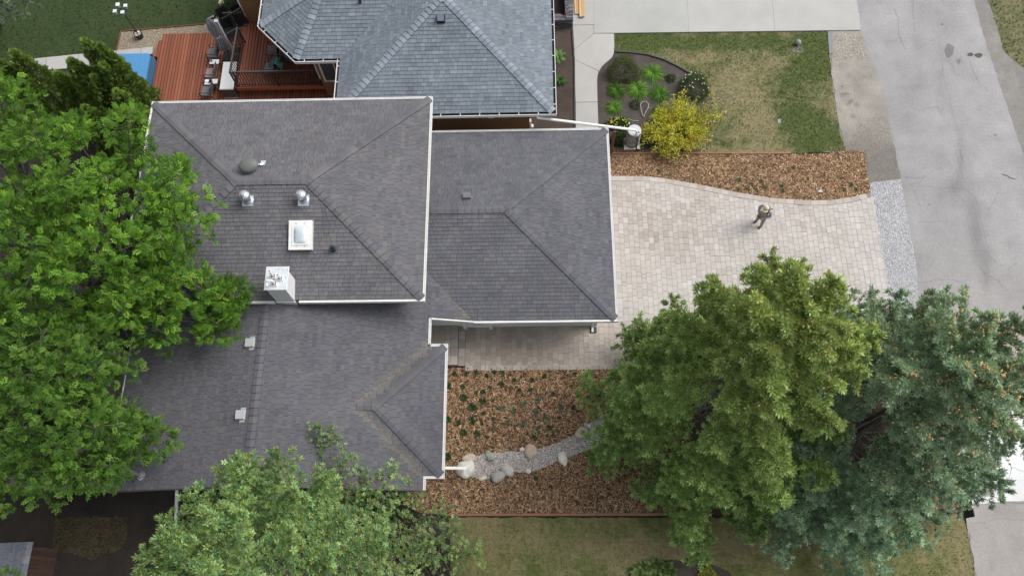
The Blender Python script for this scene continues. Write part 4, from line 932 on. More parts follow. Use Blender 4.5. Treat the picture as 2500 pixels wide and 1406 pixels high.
# ---- rain barrel on its stand, fence post, bricks, timber
bc = G(1544, 360, .12)
stand = thing('barrel_stand', (bc[0], bc[1], 0), 'white board stand under the grey rain barrel', 'stand')
mb = MB(); mb.box(bc[0]-.37, bc[0]+.33, bc[1]-.12, bc[1]+.46, .12, .17, (.72, .72, .66)); mb.build('board', M['plain'], stand)
for sx in (-1, 1): mb = MB(); mb.box(bc[0]-.06+sx*.28, bc[0]+.06+sx*.26, bc[1]-.08, bc[1]+.42, 0, .12, (.16, .15, .15)); mb.build('block', M['plain'], stand)
bl = np.array([bc[0]-.02, bc[1]+.18, .17]); bar = thing('rain_barrel', bl, 'grey ribbed plastic rain barrel with pale lid beside the yellow bush', 'barrel')
gb = (.20, .19, .18)
mb = MB(); mb.lathe([(.27, 0), (.285, .03), (.29, .28), (.302, .29), (.302, .32), (.29, .33), (.295, .62), (.307, .63), (.307, .66), (.295, .67), (.29, .95), (.30, .96), (.30, .99), (.285, 1.0)], bl, 26, gb); mb.build('body', M['barrel'], bar)
mb = MB(); mb.lathe([(.285, 1.0), (.285, 1.03), (.27, 1.045), (.10, 1.05), (.02, 1.05)], bl, 26, (.46, .47, .48)); mb.build('lid', M['barrel'], bar)
for z in (.305, .645): mb = MB(); mb.lathe([(.306, z-.012), (.310, z), (.306, z+.012)], bl, 26, (.42, .41, .39)); mb.build('rib', M['barrel'], bar)
mb = MB(); mb.tube([bl+[.12, -.30, .92], bl+[.15, -.34, .7], bl+[.14, -.33, .3], bl+[.17, -.35, .06], bl+[.35, -.30, -.10], bl+[.6, -.2, -.14]], .035, 8); mb.build('hose', M['black'], bar)
mb = MB(); mb.tube([bl+[.10, 0, 1.055], bl+[.17, -.12, 1.06], bl+[.22, -.2, 1.0]], .018, 6); mb.build('cord', M['black'], bar)
c = G(1492, 373, 0); fp = thing('fence', c, 'reddish brown wooden fence post beside the garage corner', 'fence'); mb = MB(); mb.box(c[0]-.055, c[0]+.055, c[1]-.055, c[1]+.055, 0, 1.75, (.60, .52, .48)); mb.build('post', M['timber'], fp)
mb = MB(); mb.box(c[0]-1.9, c[0]-.056, c[1]-.02, c[1]+.02, 1.2, 1.34, (.55, .5, .45)); mb.build('rail', M['timber'], fp)
rs = np.random.RandomState(9); br = thing('brick_edging', G(1560, 368), 'row of small dark bricks along the timber edge under the barrel', 'edging')
for k in range(17):
    x = 1497+k*8.6; a, b, c_, d = G(x, 372), G(x+7.6, 372), G(x+7.6, 361), G(x, 361); mb = MB(); mb.hexa([a, b, c_, d], [q+[0, 0, .075+rs.uniform(-.01, .01)] for q in (a, b, c_, d)], tuple(np.array((.16, .115, .095))*rs.uniform(.75, 1.2))); mb.build('brick', M['paver'], br)
def timber_edge(px0, px1, y0, y1, name, label, L=2.4, w=.085, h=.10):
    a, b = G(px0, y0), G(px1, y1); t = thing(name, (a+b)/2, label, 'edging'); D = np.linalg.norm(b-a); n = max(1, int(round(D/L)))
    for k in range(n):
        p, q = a+(b-a)*(k/n+.001), a+(b-a)*((k+1)/n-.001); mb = MB(); mb.bar(p+[0, 0, h/2-.02], q+[0, 0, h/2-.02], w, h, tuple(np.array((1, 1, 1))*random.uniform(.85, 1.15))); mb.build('timber', M['timber'], t)
timber_edge(1492, 1930, 375.5, 375.5, 'timber_edging', 'brown timber edging between dry front lawn and upper mulch bed')
timber_edge(1088, 1640, 1256.5, 1255, 'timber_edging', 'brown timber edging along the bottom of the lower mulch bed')
# low stone wall and lumber at the top
rs = np.random.RandomState(12)
sw = thing('stone_pillar', G(1380, 50, 0), 'low wall of dark stacked ledger stone by the neighbouring house corner', 'wall')
wz = .55; a = G(1380, -60, wz); b = G(1400, 66, wz); s_ = G(1352, 66, .0)
yS0 = G(1390, 68, 0)[1]; xE = G(1400, 60, wz)[0]; xW = G(1380, 40, wz)[0]; xWW = G(1352, 60, wz)[0]; yN0 = G(1390, -40, 0)[1]
mb = MB(); mb.box(xW+.03, xE-.03, yS0+.32, yN0, 0, wz-.05, (.05, .05, .055)); mb.box(xWW, xE-.03, yS0+.03, yS0+.319, 0, wz-.05, (.05, .05, .055)); mb.build('core', M['plain'], sw)
stc = [(.085, .085, .10), (.12, .12, .14), (.06, .06, .075), (.16, .16, .18), (.10, .095, .105)]
def stone(x0, x1, y0, y1, z0, z1):
    mb = MB(); j = lambda: rs.uniform(-.008, .008); mb.hexa([(x0, y0, z0), (x1, y0, z0), (x1, y1, z0), (x0, y1, z0)], [(x0+j(), y0+j(), z1+j()), (x1+j(), y0+j(), z1+j()), (x1+j(), y1+j(), z1+j()), (x0+j(), y1+j(), z1+j())], stc[rs.randint(5)]); mb.build('stone', M['stone'], sw)
y = yS0+.33
while y < yN0-.05:
    h = rs.uniform(.04, .075); x = xW
    cut = rs.uniform(.3, .7); xm = xW+(xE-xW)*cut
    stone(xW+rs.uniform(-.01, .01), xm-.006, y, y+h-.006, wz-.12, wz+rs.uniform(-.01, .015)); stone(xm, xE+rs.uniform(-.01, .01), y, y+h-.006, wz-.12, wz+rs.uniform(-.01, .015)); y += h
for r in range(9):
    x = xWW; z0 = r*wz/9
    while x < xE: L = rs.uniform(.18, .4); stone(x, min(x+L, xE)-.006, yS0+rs.uniform(-.012, .012), yS0+.10, z0, z0+wz/9-.006); x += L
y = yS0+.10
while y < yS0+.32: stone(xWW, (xWW+xE)/2+rs.uniform(-.1, .1), y, y+.055, wz-.1, wz+rs.uniform(-.01, .01)); stone((xWW+xE)/2+.11, xE, y, y+.055, wz-.1, wz+rs.uniform(-.01, .01)); y += .06
lum = thing('lumber_pile', G(1415, 20, .06), 'short stack of pale lumber planks lying on the concrete', 'lumber')
zl = .075
for k, (xa, xb, ye, z, c) in enumerate(((1403, 1408, 36, zl, (1.05, 1, .95)), (1408.6, 1414, 36, zl, (.9, .88, .85)), (1414.6, 1420.5, 43, zl+.05, (1.1, 1.05, .95)), (1421, 1427.5, 42.5, zl+.05, (.85, .85, .85)), (1403, 1428, 30, zl-.02, (.8, .8, .8)))):
    p0, p1 = G(xa, ye, z), G(xb, ye, z); mb = MB(); mb.box(p0[0], p1[0], p0[1], p0[1]+3.4, z-.0, z+.05, c, bev=.004); mb.build('plank', M['lumber'], lum)

# ------------------------------------------------------------------ back yard of the neighbour: path, patio, decks
slab_set('path', [(-120, 160), (20, 152), (373, 116), (373, 134), (215, 166), (100, 172), (-120, 190)], [[(-120, 162), (20, 152), (114, 142), (114, 172), (-100, 190)], [(114, 142), (193, 134), (190, 168), (114, 172)], [(193, 134), (268, 127), (266, 158), (190, 168)], [(268, 127), (346, 119), (345, 136), (266, 158)], [(346, 119), (374, 116), (374, 134), (345, 136)]], .006, .05, [(.34, .34, .325), (.36, .355, .34), (.33, .33, .32)])
P_PAT = px_poly([(296, 78), (400, 69), (500, 60), (535, 40), (575, 20), (620, 60), (520, 150), (373, 150), (373, 116), (286, 126)])
sheet('gravel_patio', rough_edge(P_PAT, .015, .2, 15), .008, M['dirt'], const((.215, .18, .135)), .5)
pebbles('gravel', P_PAT, 620, .024, [(.33, .28, .21), (.40, .34, .26), (.24, .20, .15)], .010, 35)
mb = MB(); q = [G(*p) for p in [(285, 126), (296, 78), (400, 69.5), (500, 60.5)]]
for a, b in zip(q[:-1], q[1:]): mb.bar(a+[0, 0, .03], b+[0, 0, .03], .04, .08, (.15, .055, .03))
mb.build('patio_edging', M['plain'], label='thin rusty edging around the gravel patio', cat='edging')
DZ, UZ = .45, 1.15
DKC = [(.225, .072, .036), (.200, .063, .032), (.245, .082, .043), (.185, .058, .031)]
def board_set(root, P, z, w=.142, gap=.028, th=.03, seed=1, tint=1.0, along='y'):
    rs = np.random.RandomState(seed); P = ccw(P); xs = [p[0] for p in P]; x = min(xs)
    while x < max(xs):
        c = clip(P, [(x, -90), (x+w-gap, -90), (x+w-gap, 90), (x, 90)])
        if c and abs(parea(c)) > .01: mb = MB(); mb.prism(c, z-th, z, tuple(np.array(DKC[rs.randint(4)])*tint*rs.uniform(.9, 1.1))); mb.build('board', M['deck'], root)
        x += w
x_l = G(374, 160, DZ)[0]; yT = G(450, 82, DZ)[1]; ydS = 18.35
deckL = thing('deck', (x_l+3, 20, 0), 'lower red stained deck with outdoor furniture behind the house', 'deck')
P_DL = [(G(368, 240, DZ)[0], ydS), (wc[0]+.9, ydS), (wc[0]+.9, wy-.02), (wc[0]-.02, wy-.02), (wc[0]-.02, wy+.5), (G(524, 80, DZ)[0]+.55, yT-.1), (G(524, 80, DZ)[0], yT), (G(398, 84, DZ)[0], yT), (G(398, 97, DZ)[0], G(398, 97, DZ)[1]), (G(388, 100, DZ)[0], G(388, 100, DZ)[1]), (G(375, 138, DZ)[0], G(375, 138, DZ)[1]), (G(385, 140, DZ)[0], G(385, 140, DZ)[1])]
board_set(deckL, P_DL, DZ, seed=3)
mb = MB(); mb.prism(ccw([(p[0]*1.0, p[1]) for p in P_DL]), .05, DZ-.035, (.05, .018, .010)); mb.build('frame', M['deck'], deckL)
# upper deck
u0 = G(577, 213, UZ); u1 = G(597, 104, UZ); u2 = G(606, 55, UZ); u3 = G(778, 205, UZ); yU = u0[1]
deckU = thing('deck', (u0[0]+1.5, yU+1.5, 0), 'upper red stained deck with black railing against the stucco wall', 'deck')
P_DU = [(u0[0], yU), (wc[0]+.02, yU), (wc[0]-.02, wy-.003), (wc[0]-.36, wy+.93), (A2[0]+.60, A2[1]+.60), (A2[0]+.60, wl[1]-.004), (u2[0], wl[1]-.004), (u1[0]-.02, u1[1])]
board_set(deckU, P_DU, UZ, seed=4, tint=.92)
mb = MB(); mb.box(u0[0]-.02, wc[0]+.02, yU-.045, yU-.004, UZ-.22, UZ-.01, (.30, .085, .038)); mb.build('fascia', M['deck'], deckU)
mb = MB(); mb.box(u0[0]-.045, u0[0]-.004, yU-.045, u1[1], UZ-.22, UZ-.01, (.27, .075, .034)); mb.build('fascia', M['deck'], deckU)
mb = MB()
for x in (u0[0]+.4, u0[0]+1.8, u0[0]+3.0): mb.box(x-.05, x+.05, yU+.3, yU+.4, DZ, UZ-.04, (.15, .05, .025))
mb.box(u0[0]+.1, wc[0]-.05, yU+.18, yU+.22, UZ-.25, UZ-.05, (.15, .05, .025)); mb.build('post', M['deck'], deckU)
def railing(root, a, b, z, n_b, post_a=True, post_b=True, z2=None, h=1.02):
    a, b = np.array(a), np.array(b); z2 = z if z2 is None else z2; A, B = np.array([a[0], a[1], z]), np.array([b[0], b[1], z2])
    mb = MB(); mb.bar(A+[0, 0, h], B+[0, 0, h], .05, .04, (3, 2.8, 2.7)); r = mb.build('railing', M['black'], root)
    mb = MB(); mb.bar(A+[0, 0, .09], B+[0, 0, .09], .035, .03); mb.build('bottom_rail', M['black'], r)
    mb = MB(); mb.bar(A+[0, 0, h-.10], B+[0, 0, h-.10], .03, .025); mb.build('middle_rail', M['black'], r)
    for k in range(1, n_b):
        p = A+(B-A)*k/n_b; mb = MB(); mb.box(p[0]-.013, p[0]+.013, p[1]-.013, p[1]+.013, p[2]+.10, p[2]+h-.02); mb.build('baluster', M['black'], r)
    for f, P in ((post_a, A), (post_b, B)):
        if f: mb = MB(); mb.box(P[0]-.03, P[0]+.03, P[1]-.03, P[1]+.03, P[2]-.0, P[2]+h+.015); mb.box(P[0]-.06, P[0]+.06, P[1]-.06, P[1]+.06, P[2]+.001, P[2]+.012); mb.build('post', M['black'], r)
mx = (u0[0]+wc[0]-.12)/2
railing(deckU, (u0[0]+.05, yU+.05), (mx, yU+.05), UZ, 15); railing(deckU, (mx, yU+.05), (wc[0]-.10, yU+.05), UZ, 15, False, True)
railing(deckU, (u0[0]+.05, yU+.05), (u1[0]+.02, u1[1]), UZ, 18, False, True)
sx0 = u1[0]-1.05
for yy in (u1[1]-.02, u1[1]+1.05): railing(deckU, (sx0, yy), (u1[0]+.02, yy), DZ, 9, True, yy > u1[1]+.5, z2=UZ)
railing(deckU, (u2[0]-.95, wl[1]+.02), (u2[0]-.02, wl[1]+.02), .75, 8, True, True, h=1.0)
for k in range(3):
    mb = MB(); x = u1[0]-.30*(k+1); mb.box(x, x+.30, u1[1]+.04, u1[1]+1.0, UZ-.2*(k+1)-.04, UZ-.2*(k+1), DKC[k]); mb.build('stair_tread', M['deck'], deckU)

# ---- deck furniture
def chair(loc, rz, label, seatc=(.14, .14, .15), group=None, name='patio_chair', fr='black'):
    t = thing(name, (0, 0, 0), label, 'chair', group); c, s = math.cos(rz), math.sin(rz)
    L = lambda x, y, z: (x*c-y*s+loc[0], x*s+y*c+loc[1], z+loc[2])          # faces local -y
    ORG[t.name] = np.array(loc, float); t.location = tuple(loc)
    tn = tuple(np.array(seatc)/np.array((.14, .14, .15)))
    mb = MB(); mb.mesh_([L(*p) for p in [(-.25, -.27, .41), (.25, -.27, .41), (.25, .02, .405), (-.25, .02, .405), (.25, .22, .42), (-.25, .22, .42), (-.25, -.29, .36), (.25, -.29, .36), (.25, .22, .39), (-.25, .22, .39)]], [(0, 1, 2, 3), (3, 2, 4, 5), (6, 7, 1, 0), (9, 8, 7, 6), (7, 8, 4, 2, 1), (6, 0, 3, 5, 9)], tn); mb.build('seat', M['fabric'], t)
    mb = MB(); mb.hexa([L(-.24, .20, .44), L(.24, .20, .44), L(.24, .235, .44), L(-.24, .235, .44)], [L(-.23, .33, .98), L(.23, .33, .98), L(.23, .36, .98), L(-.23, .36, .98)], tuple(np.array(tn)*.55)); mb.build('backrest', M['fabric'], t)
    for sx in (-1, 1):
        mb = MB(); mb.tube([L(sx*.27, .30, .9), L(sx*.275, .22, .64), L(sx*.29, -.18, .63), L(sx*.28, -.27, .56), L(sx*.27, -.26, .3), L(sx*.27, -.30, 0)], .017, 6); mb.tube([L(sx*.27, .22, .42), L(sx*.27, .34, 0)], .017, 6); mb.build('armrest', M[fr], t)
    for sx in (-1, 1): mb = MB(); mb.tube([L(sx*.262, -.27, .40), L(sx*.262, .22, .40)], .018, 6); mb.build('side_rail', M[fr], t)
    return t
def seat_at(px, py, z): g = G(px, py, z+.42); return (g[0], g[1], z)
chair(seat_at(522, 129, DZ), math.radians(-96), 'grey sling chair on the lower deck beside the folded umbrella', group='grey sling chairs on the decks')
chair(seat_at(516, 178, DZ), math.radians(-96), 'brownish sling chair between the two white side tables', (.23, .175, .175), 'grey sling chairs on the decks')
chair(seat_at(507, 222, DZ), math.radians(-96), 'grey sling chair nearest the white house eave on the lower deck', group='grey sling chairs on the decks')
chair(seat_at(668, 122, UZ), math.radians(-96), 'grey sling chair on the upper deck half under the neighbouring roof gutter', group='grey sling chairs on the decks')
chair(seat_at(676, 152, UZ), math.radians(-96), 'grey sling chair on the upper deck draped with a teal towel', group='grey sling chairs on the decks')
chair(seat_at(660, 165, UZ), math.radians(-96), 'grey sling chair on the upper deck close to the long black railing', group='grey sling chairs on the decks')
c = G(676, 150, UZ+.9); mb = MB(); mb.hexa([c+[-.30, -.18, -.35], c+[-.28, -.18, -.35], c+[-.28, .20, -.35], c+[-.30, .20, -.35]], [c+[-.10, -.18, .05], c+[-.07, -.18, .07], c+[-.07, .20, .07], c+[-.10, .20, .05]], (.12, .34, .31)); mb.hexa([c+[.12, -.16, -.4], c+[.14, -.16, -.4], c+[.14, .18, -.4], c+[.12, .18, -.4]], [c+[-.05, -.18, .05], c+[-.02, -.18, .07], c+[-.02, .20, .07], c+[-.05, .20, .05]], (.13, .36, .33)); mb.build('towel', M['cloth'], label='teal towel hung over a chair back on the upper deck', cat='towel')
def table(px, py, z, hx, hy, h, topc, label, name='side_table'):
    c = G(px, py, z+h); t = thing(name, (c[0], c[1], z), label, 'table'); mb = MB(); mb.box(c[0]-hx, c[0]+hx, c[1]-hy, c[1]+hy, z+h-.03, z+h, topc, bev=.008); mb.build('tabletop', M['plain'], t)
    for a in (-1, 1):
        for b in (-1, 1): mb = MB(); mb.box(c[0]+a*(hx-.05)-.018, c[0]+a*(hx-.05)+.018, c[1]+b*(hy-.05)-.018, c[1]+b*(hy-.05)+.018, z, z+h-.032, (.03, .03, .03)); mb.build('leg', M['plain'], t)
    return t, c
t1, c1 = table(523, 151, DZ, .21, .12, .52, (.56, .57, .58), 'small white side table with dark tray items between two deck chairs')
mb = MB(); mb.lathe([(.035, 0), (.04, .08), (.03, .09)], c1+[-.12, .02, .0], 10, (.04, .045, .05)); mb.build('cup', M['plain'], label='small dark cup on the white side table', cat='cup')
t2, c2 = table(520, 199, DZ, .20, .12, .50, (.56, .58, .59), 'second white side table beside the brownish chair')
cc = G(508, 200, DZ+.50); cool = thing('cooler', (cc[0], cc[1], DZ), 'small white cooler with black base on the lower deck', 'cooler'); mb = MB(); mb.box(cc[0]-.17, cc[0]+.17, cc[1]-.14, cc[1]+.14, DZ+.34, DZ+.50, (.66, .68, .69), bev=.02); mb.build('lid', M['plain'], cool); mb = MB(); mb.box(cc[0]-.15, cc[0]+.15, cc[1]-.12, cc[1]+.12, DZ, DZ+.339, (.03, .04, .05)); mb.build('body', M['plain'], cool)
# white topped cabinet
q = [G(549, 241, DZ), G(582, 241, DZ)]; zt = DZ+.72; xa, xb = q[0][0]+.04, q[1][0]-.02; ya = q[0][1]+.02; yb = G(564, 152, zt)[1]
cab = thing('outdoor_cabinet', ((xa+xb)/2, (ya+yb)/2, DZ), 'long dark cabinet with a smooth white top on the lower deck', 'cabinet')
mb = MB(); mb.box(xa, xb, ya, yb, DZ, zt-.06, (.085, .08, .075)); mb.build('body', M['plain'], cab); mb = MB(); mb.box(xa-.04, xb+.03, ya-.03, yb+.03, zt-.06, zt, (.60, .62, .62), bev=.025); mb.build('worktop', M['plain'], cab)
mb = MB(); mb.box(xa-.02, xb+.02, ya-.02, ya-.004, DZ, DZ+.05, (.42, .38, .32)); mb.build('base_trim', M['plain'], cab)
# folded cantilever umbrella
ub = G(557, 137, DZ); um = thing('folded_umbrella', ub, 'folded grey canvas umbrella standing beside the deck stairs', 'umbrella')
mb = MB(); mb.tube([ub, ub+[0, 0, 2.5]], .028, 8); mb.build('pole', M['greymetal'], um)
NF = 12
prof = [(.16, .55), (.20, .75), (.15, 1.15), (.10, 1.35), (.14, 1.6), (.15, 2.0), (.12, 2.35), (.07, 2.5)]; vs = []; fs = []
for r, z in prof:
    for k in range(2*NF): th = math.pi*k/NF; rr = r*(1.25 if k % 2 == 0 else .62); vs.append(ub+[rr*math.cos(th+z*.5), rr*math.sin(th+z*.5), z])
n = 2*NF
for i in range(len(prof)-1):
    for k in range(n): fs.append((i*n+k, i*n+(k+1) % n, (i+1)*n+(k+1) % n, (i+1)*n+k))
mb = MB(); mb.mesh_(vs, fs); mb.build('canopy', M['fabric2'], um); mb = MB(); mb.lathe([(.125, 1.33), (.13, 1.37), (.125, 1.41)], ub, 16, (.55, .55, .57)); mb.build('tie_band', M['plain'], um)
mb = MB(); mb.box(ub[0]+.26, ub[0]+.38, ub[1]-.05, ub[1]+.05, DZ, 2.75, (1, 1, 1)); mb.build('mast', M['greymetal'], um); mb = MB(); mb.box(ub[0]+.24, ub[0]+.40, ub[1]-.07, ub[1]+.07, 2.75, 2.86, (1.1, 1.1, 1.15)); mb.bar(ub+[0, 0, 2.5], ub+[.32, 0, 2.7], .05, .05); mb.build('arm', M['greymetal'], um)
mb = MB(); mb.box(ub[0]-.2, ub[0]+.55, ub[1]-.3, ub[1]+.3, DZ+.001, DZ+.06); mb.build('base', M['black'], um)
# black chairs by the stairs
for px, py, rz, lab in ((553, 53, .5, 'black outdoor armchair left of the pair near the stucco corner'), (561, 76, .4, 'black outdoor armchair below the other by the stair rail'), (590, 47, .6, 'black chair with shiny seat tucked against the stucco wall')):
    chair(seat_at(px, py, .55), rz, lab, (.018, .02, .024), name='armchair')
# beach mat leaning by the wall
a, b = G(692, 120, UZ+.02), G(706, 153, UZ+.02)
mat_ = thing('striped_mat', (a+b)/2, 'narrow folded beach mat striped blue, green and pink on the upper deck', 'mat')
d = (b-a)/np.linalg.norm(b-a); s_ = np.array([-d[1], d[0], 0])
for off, cl_, la in ((-.07, (.10, .30, .18), 1), (-.035, (.03, .14, .34), 1), (.0, (.02, .10, .28), 1), (.035, (.03, .16, .36), 1), (.07, (.12, .33, .2), 1)):
    mb = MB(); m0 = a+(b-a)*.38; mb.bar(m0+s_*off+[0, 0, .03], b+s_*off+[0, 0, .03], .034, .05, cl_); mb.bar(a+s_*off+[0, 0, .03], m0-d*.004+s_*off+[0, 0, .03], .034, .05, (.42, .20, .19) if abs(off) < .05 else (.45, .33, .3)); mb.build('strip', M['cloth'], mat_)
# blue covered hot tub
hz = .92; hxE = G(367, 135, hz)[0]; hyN = G(320, 131.5, hz)[1]; hxW = hxE-2.05; hyS = hyN-2.0
tub = thing('hot_tub', ((hxE+hxW)/2, (hyN+hyS)/2, 0), 'square hot tub under a bright blue vinyl cover by the cedars', 'hot tub')
def rrect(x0, x1, y0, y1, r, n=5):
    P = []
    for cx, cy, a in ((x1-r, y1-r, 0), (x0+r, y1-r, 90), (x0+r, y0+r, 180), (x1-r, y0+r, 270)):
        for k in range(n+1): t = math.radians(a+90*k/n); P.append((cx+r*math.cos(t), cy+r*math.sin(t)))
    return P
mb = MB(); mb.prism(rrect(hxW, hxE, hyS, hyN, .16), .62, hz); mb.build('cover', M['tarp'], tub)
mb = MB(); R0 = rrect(hxW-.02, hxE+.02, hyS-.02, hyN+.02, .18); R1 = [(p[0]+.04*math.sin(i*2.1), p[1]+.04*math.cos(i*1.7)) for i, p in enumerate(rrect(hxW-.05, hxE+.10, hyS-.06, hyN+.03, .2))]; n = len(R0)
mb.mesh_([(x, y, .84) for x, y in R0]+[(x, y, .16) for x, y in R1], [(n+i, n+(i+1) % n, (i+1) % n, i) for i in range(n)], (.62, .55, .50)); mb.build('skirt', M['tarp'], tub)
mb = MB(); mb.prism(rrect(hxW+.05, hxE-.05, hyS+.05, hyN-.05, .15), 0, .61, (.12, .10, .09)); mb.build('tub', M['plain'], tub)
# lantern post in a pot
pc = G(343, 92, 0); lp = thing('lamp_post', (pc[0], pc[1], 0), 'potted dark lamp post with lantern heads standing on the gravel patio', 'lamp post')
mb = MB(); mb.lathe([(.15, 0), (.19, .30), (.20, .33), (.18, .33), (.175, .27)], pc, 18); mb.build('pot', M['blackplastic'], lp)
mb = MB(); rs = np.random.RandomState(3)
for k in range(60): r, t = .165*math.sqrt(rs.rand()), rs.uniform(0, 6.28); mb.blob(pc+[r*math.cos(t), r*math.sin(t), .29], .028, .024, .018, 6, 4, .1, (.5, .46, .4), seed=k)
mb.build('stones', M['pebble'], lp, kind='stuff')
mb = MB(); mb.tube([pc+[0, 0, .2], pc+[0, 0, 2.05]], .026, 8); mb.build('pole', M['black'], lp)
for k in range(4):
    t = .6+k*1.57; e = pc+[.26*math.cos(t), .26*math.sin(t), 1.95]; mb = MB(); mb.tube([pc+[0, 0, 1.75], pc+[.13*math.cos(t), .13*math.sin(t), 1.70], e+[0, 0, -.12]], .014, 6); arm = mb.build('arm', M['black'], lp)
    mb = MB(); mb.lathe([(.06, -.12), (.085, .04), (.085, .06)], e, 4, (.30, .34, .38), axis=(math.cos(t)*.2, math.sin(t)*.2, 1)); mb.build('lantern', M['plain'], arm); mb = MB(); mb.box(e[0]-.085, e[0]+.085, e[1]-.085, e[1]+.085, e[2]+.065, e[2]+.085, (.50, .53, .58) if k != 1 else (.66, .7, .76)); mb.build('lantern_cap', M['plain'], arm)
c = G(540, 8, .16); mb = MB(); mb.blob(c, .13, .13, .13, 14, 10, 0, (.66, .62, .42)); mb.build('globe_light', M['plain'], label='pale round globe light in the bed beside the far lawn', cat='globe light', smooth=True)
# wooden deck under the ash tree
wd = thing('deck', (-19, 6, 0), 'grey weathered wooden deck almost hidden under the leafy trees', 'deck')
za = .5; X0, X1 = G(10, 1190, za)[0], -14.75; Y0 = G(150, 1192, za)[1]; Y1 = G(150, 860, za)[1]; rs = np.random.RandomState(4); y = Y0
while y < Y1: mb = MB(); mb.box(X0, X1, y, y+.138, za-.035, za, tuple(np.array((.125, .10, .085))*rs.uniform(.8, 1.25))); mb.build('board', M['deck'], wd); y += .148
mb = MB(); mb.box(X0, X1, Y0-.04, Y0-.003, .12, za-.01, (.11, .085, .07)); mb.build('fascia', M['deck'], wd)
# little shed lower left
sp = G(70, 1322, 2.0); shed = thing('shed', (sp[0], sp[1]-1, 0), 'small shed with brown board wall and grey shingle roof in the corner', 'shed')
xr = sp[0]; yr = sp[1]; 
mb = MB(); mb.box(xr-2.2, xr-.08, yr-2.6, yr-.12, 0, 1.0, (.14, .075, .05)); mb.build('wall', M['plain'], shed)
for k in range(17):
    mb = MB(); y = yr-2.6+k*.146; mb.box(xr-.079, xr-.058, y, y+.136, 0, 1.9, tuple(np.array((.075, .045, .036))*random.uniform(.85, 1.15))); mb.build('board', M['deck'], shed)
rsd = Roof(shed); pls = plane_from((xr, yr, 2.0), (.42, 0)); cs = ColMain(1.35, (.95, 1.0, 1.08)); rsd.face(pls, [[(xr, yr-2.8), (xr, yr), (xr-2.6, yr), (xr-2.6, yr-2.8)]], (xr-2.6, yr), .15, (.2, .34), cs, 51); pls2 = plane_from((xr, yr, 2.0), (-.42, 0)); rsd.face(pls2, [[(xr+.06, yr-2.8), (xr+.06, yr), (xr, yr), (xr, yr-2.8)]], (xr+.06, yr), .15, (.2, .34), cs, 52)
rsd.cap((xr, yr-2.8, 2.0), (xr, yr, 2.0), pls, pls2, cs, np.random.RandomState(1)); rsd.finish(set(range(40)))
# small yard objects
c = G(1946, 110, 0); v = thing('vent_cap', c, 'small grey hooded vent pipe standing in a bare patch of the front lawn', 'vent pipe'); mb = MB(); mb.tube([c, c+[0, 0, .22]], .05, 10, (.16, .15, .14)); mb.build('pipe', M['plain'], v); mb = MB(); mb.lathe([(.14, .16), (.13, .22), (.08, .29), (.02, .31)], c, 14, (.22, .225, .23)); mb.build('hood', M['plain'], v)
pebbles('gravel', px_poly([(1930+16*math.cos(t)+16, 122+9*math.sin(t)) for t in np.linspace(0, 6.0, 12)]), 900, .022, [(.30, .28, .25), (.24, .22, .20)], .004, 36)
c = G(1902, 297, 0); mb = MB(); mb.box(c[0]-.07, c[0]+.07, c[1]-.10, c[1]+.10, 0, .03, (.22, .25, .28), bev=.01); mb.build('valve_lid', M['plain'], label='small grey blue utility lid set in the front lawn', cat='utility lid')
c = G(1510, 125, 0); mb = MB(); mb.box(c[0]-.02, c[0]+.02, c[1]-.01, c[1]+.01, 0, .38, (.62, .62, .40)); mb.build('marker_stake', M['plain'], label='thin pale marker stake at the edge of the flower bed', cat='stake')
mb = MB(); P = [G(x, y, .05) for x, y in ((1570, 285), (1565, 270), (1563, 258), (1568, 252), (1577, 252), (1583, 258), (1582, 266), (1576, 275), (1572, 286))]; mb.tube([p+[0, 0, .12*math.sin(i*.4)] for i, p in enumerate(P)], .018, 6, (.36, .31, .27)); mb.build('rope_loop', M['plain'], label='loop of grey brown rope lying in the flower bed', cat='rope')
mb = MB(); mb.tube([G(x, y, .03) for x, y in ((1508, 291), (1522, 288), (1532, 290), (1545, 295), (1560, 296))], .014, 6, (.45, .42, .38)); mb.build('drip_line', M['plain'], label='thin pale drip hose crossing the bed above the rain barrel', cat='hose')
# sign by the road
c = G(2316, 1249, 0); sg = thing('street_sign', c, 'thin white pole with a plain dark rectangular sign at the road edge', 'sign'); mb = MB(); mb.tube([c, c+[0, 0, 1.72]], .035, 8, (.62, .60, .62)); mb.build('pole', M['plain'], sg); mb = MB(); mb.box(c[0]+.045, c[0]+.065, c[1]-.32, c[1]+.32, .95, 1.65, (.035, .035, .034)); mb.build('panel', M['plain'], sg)

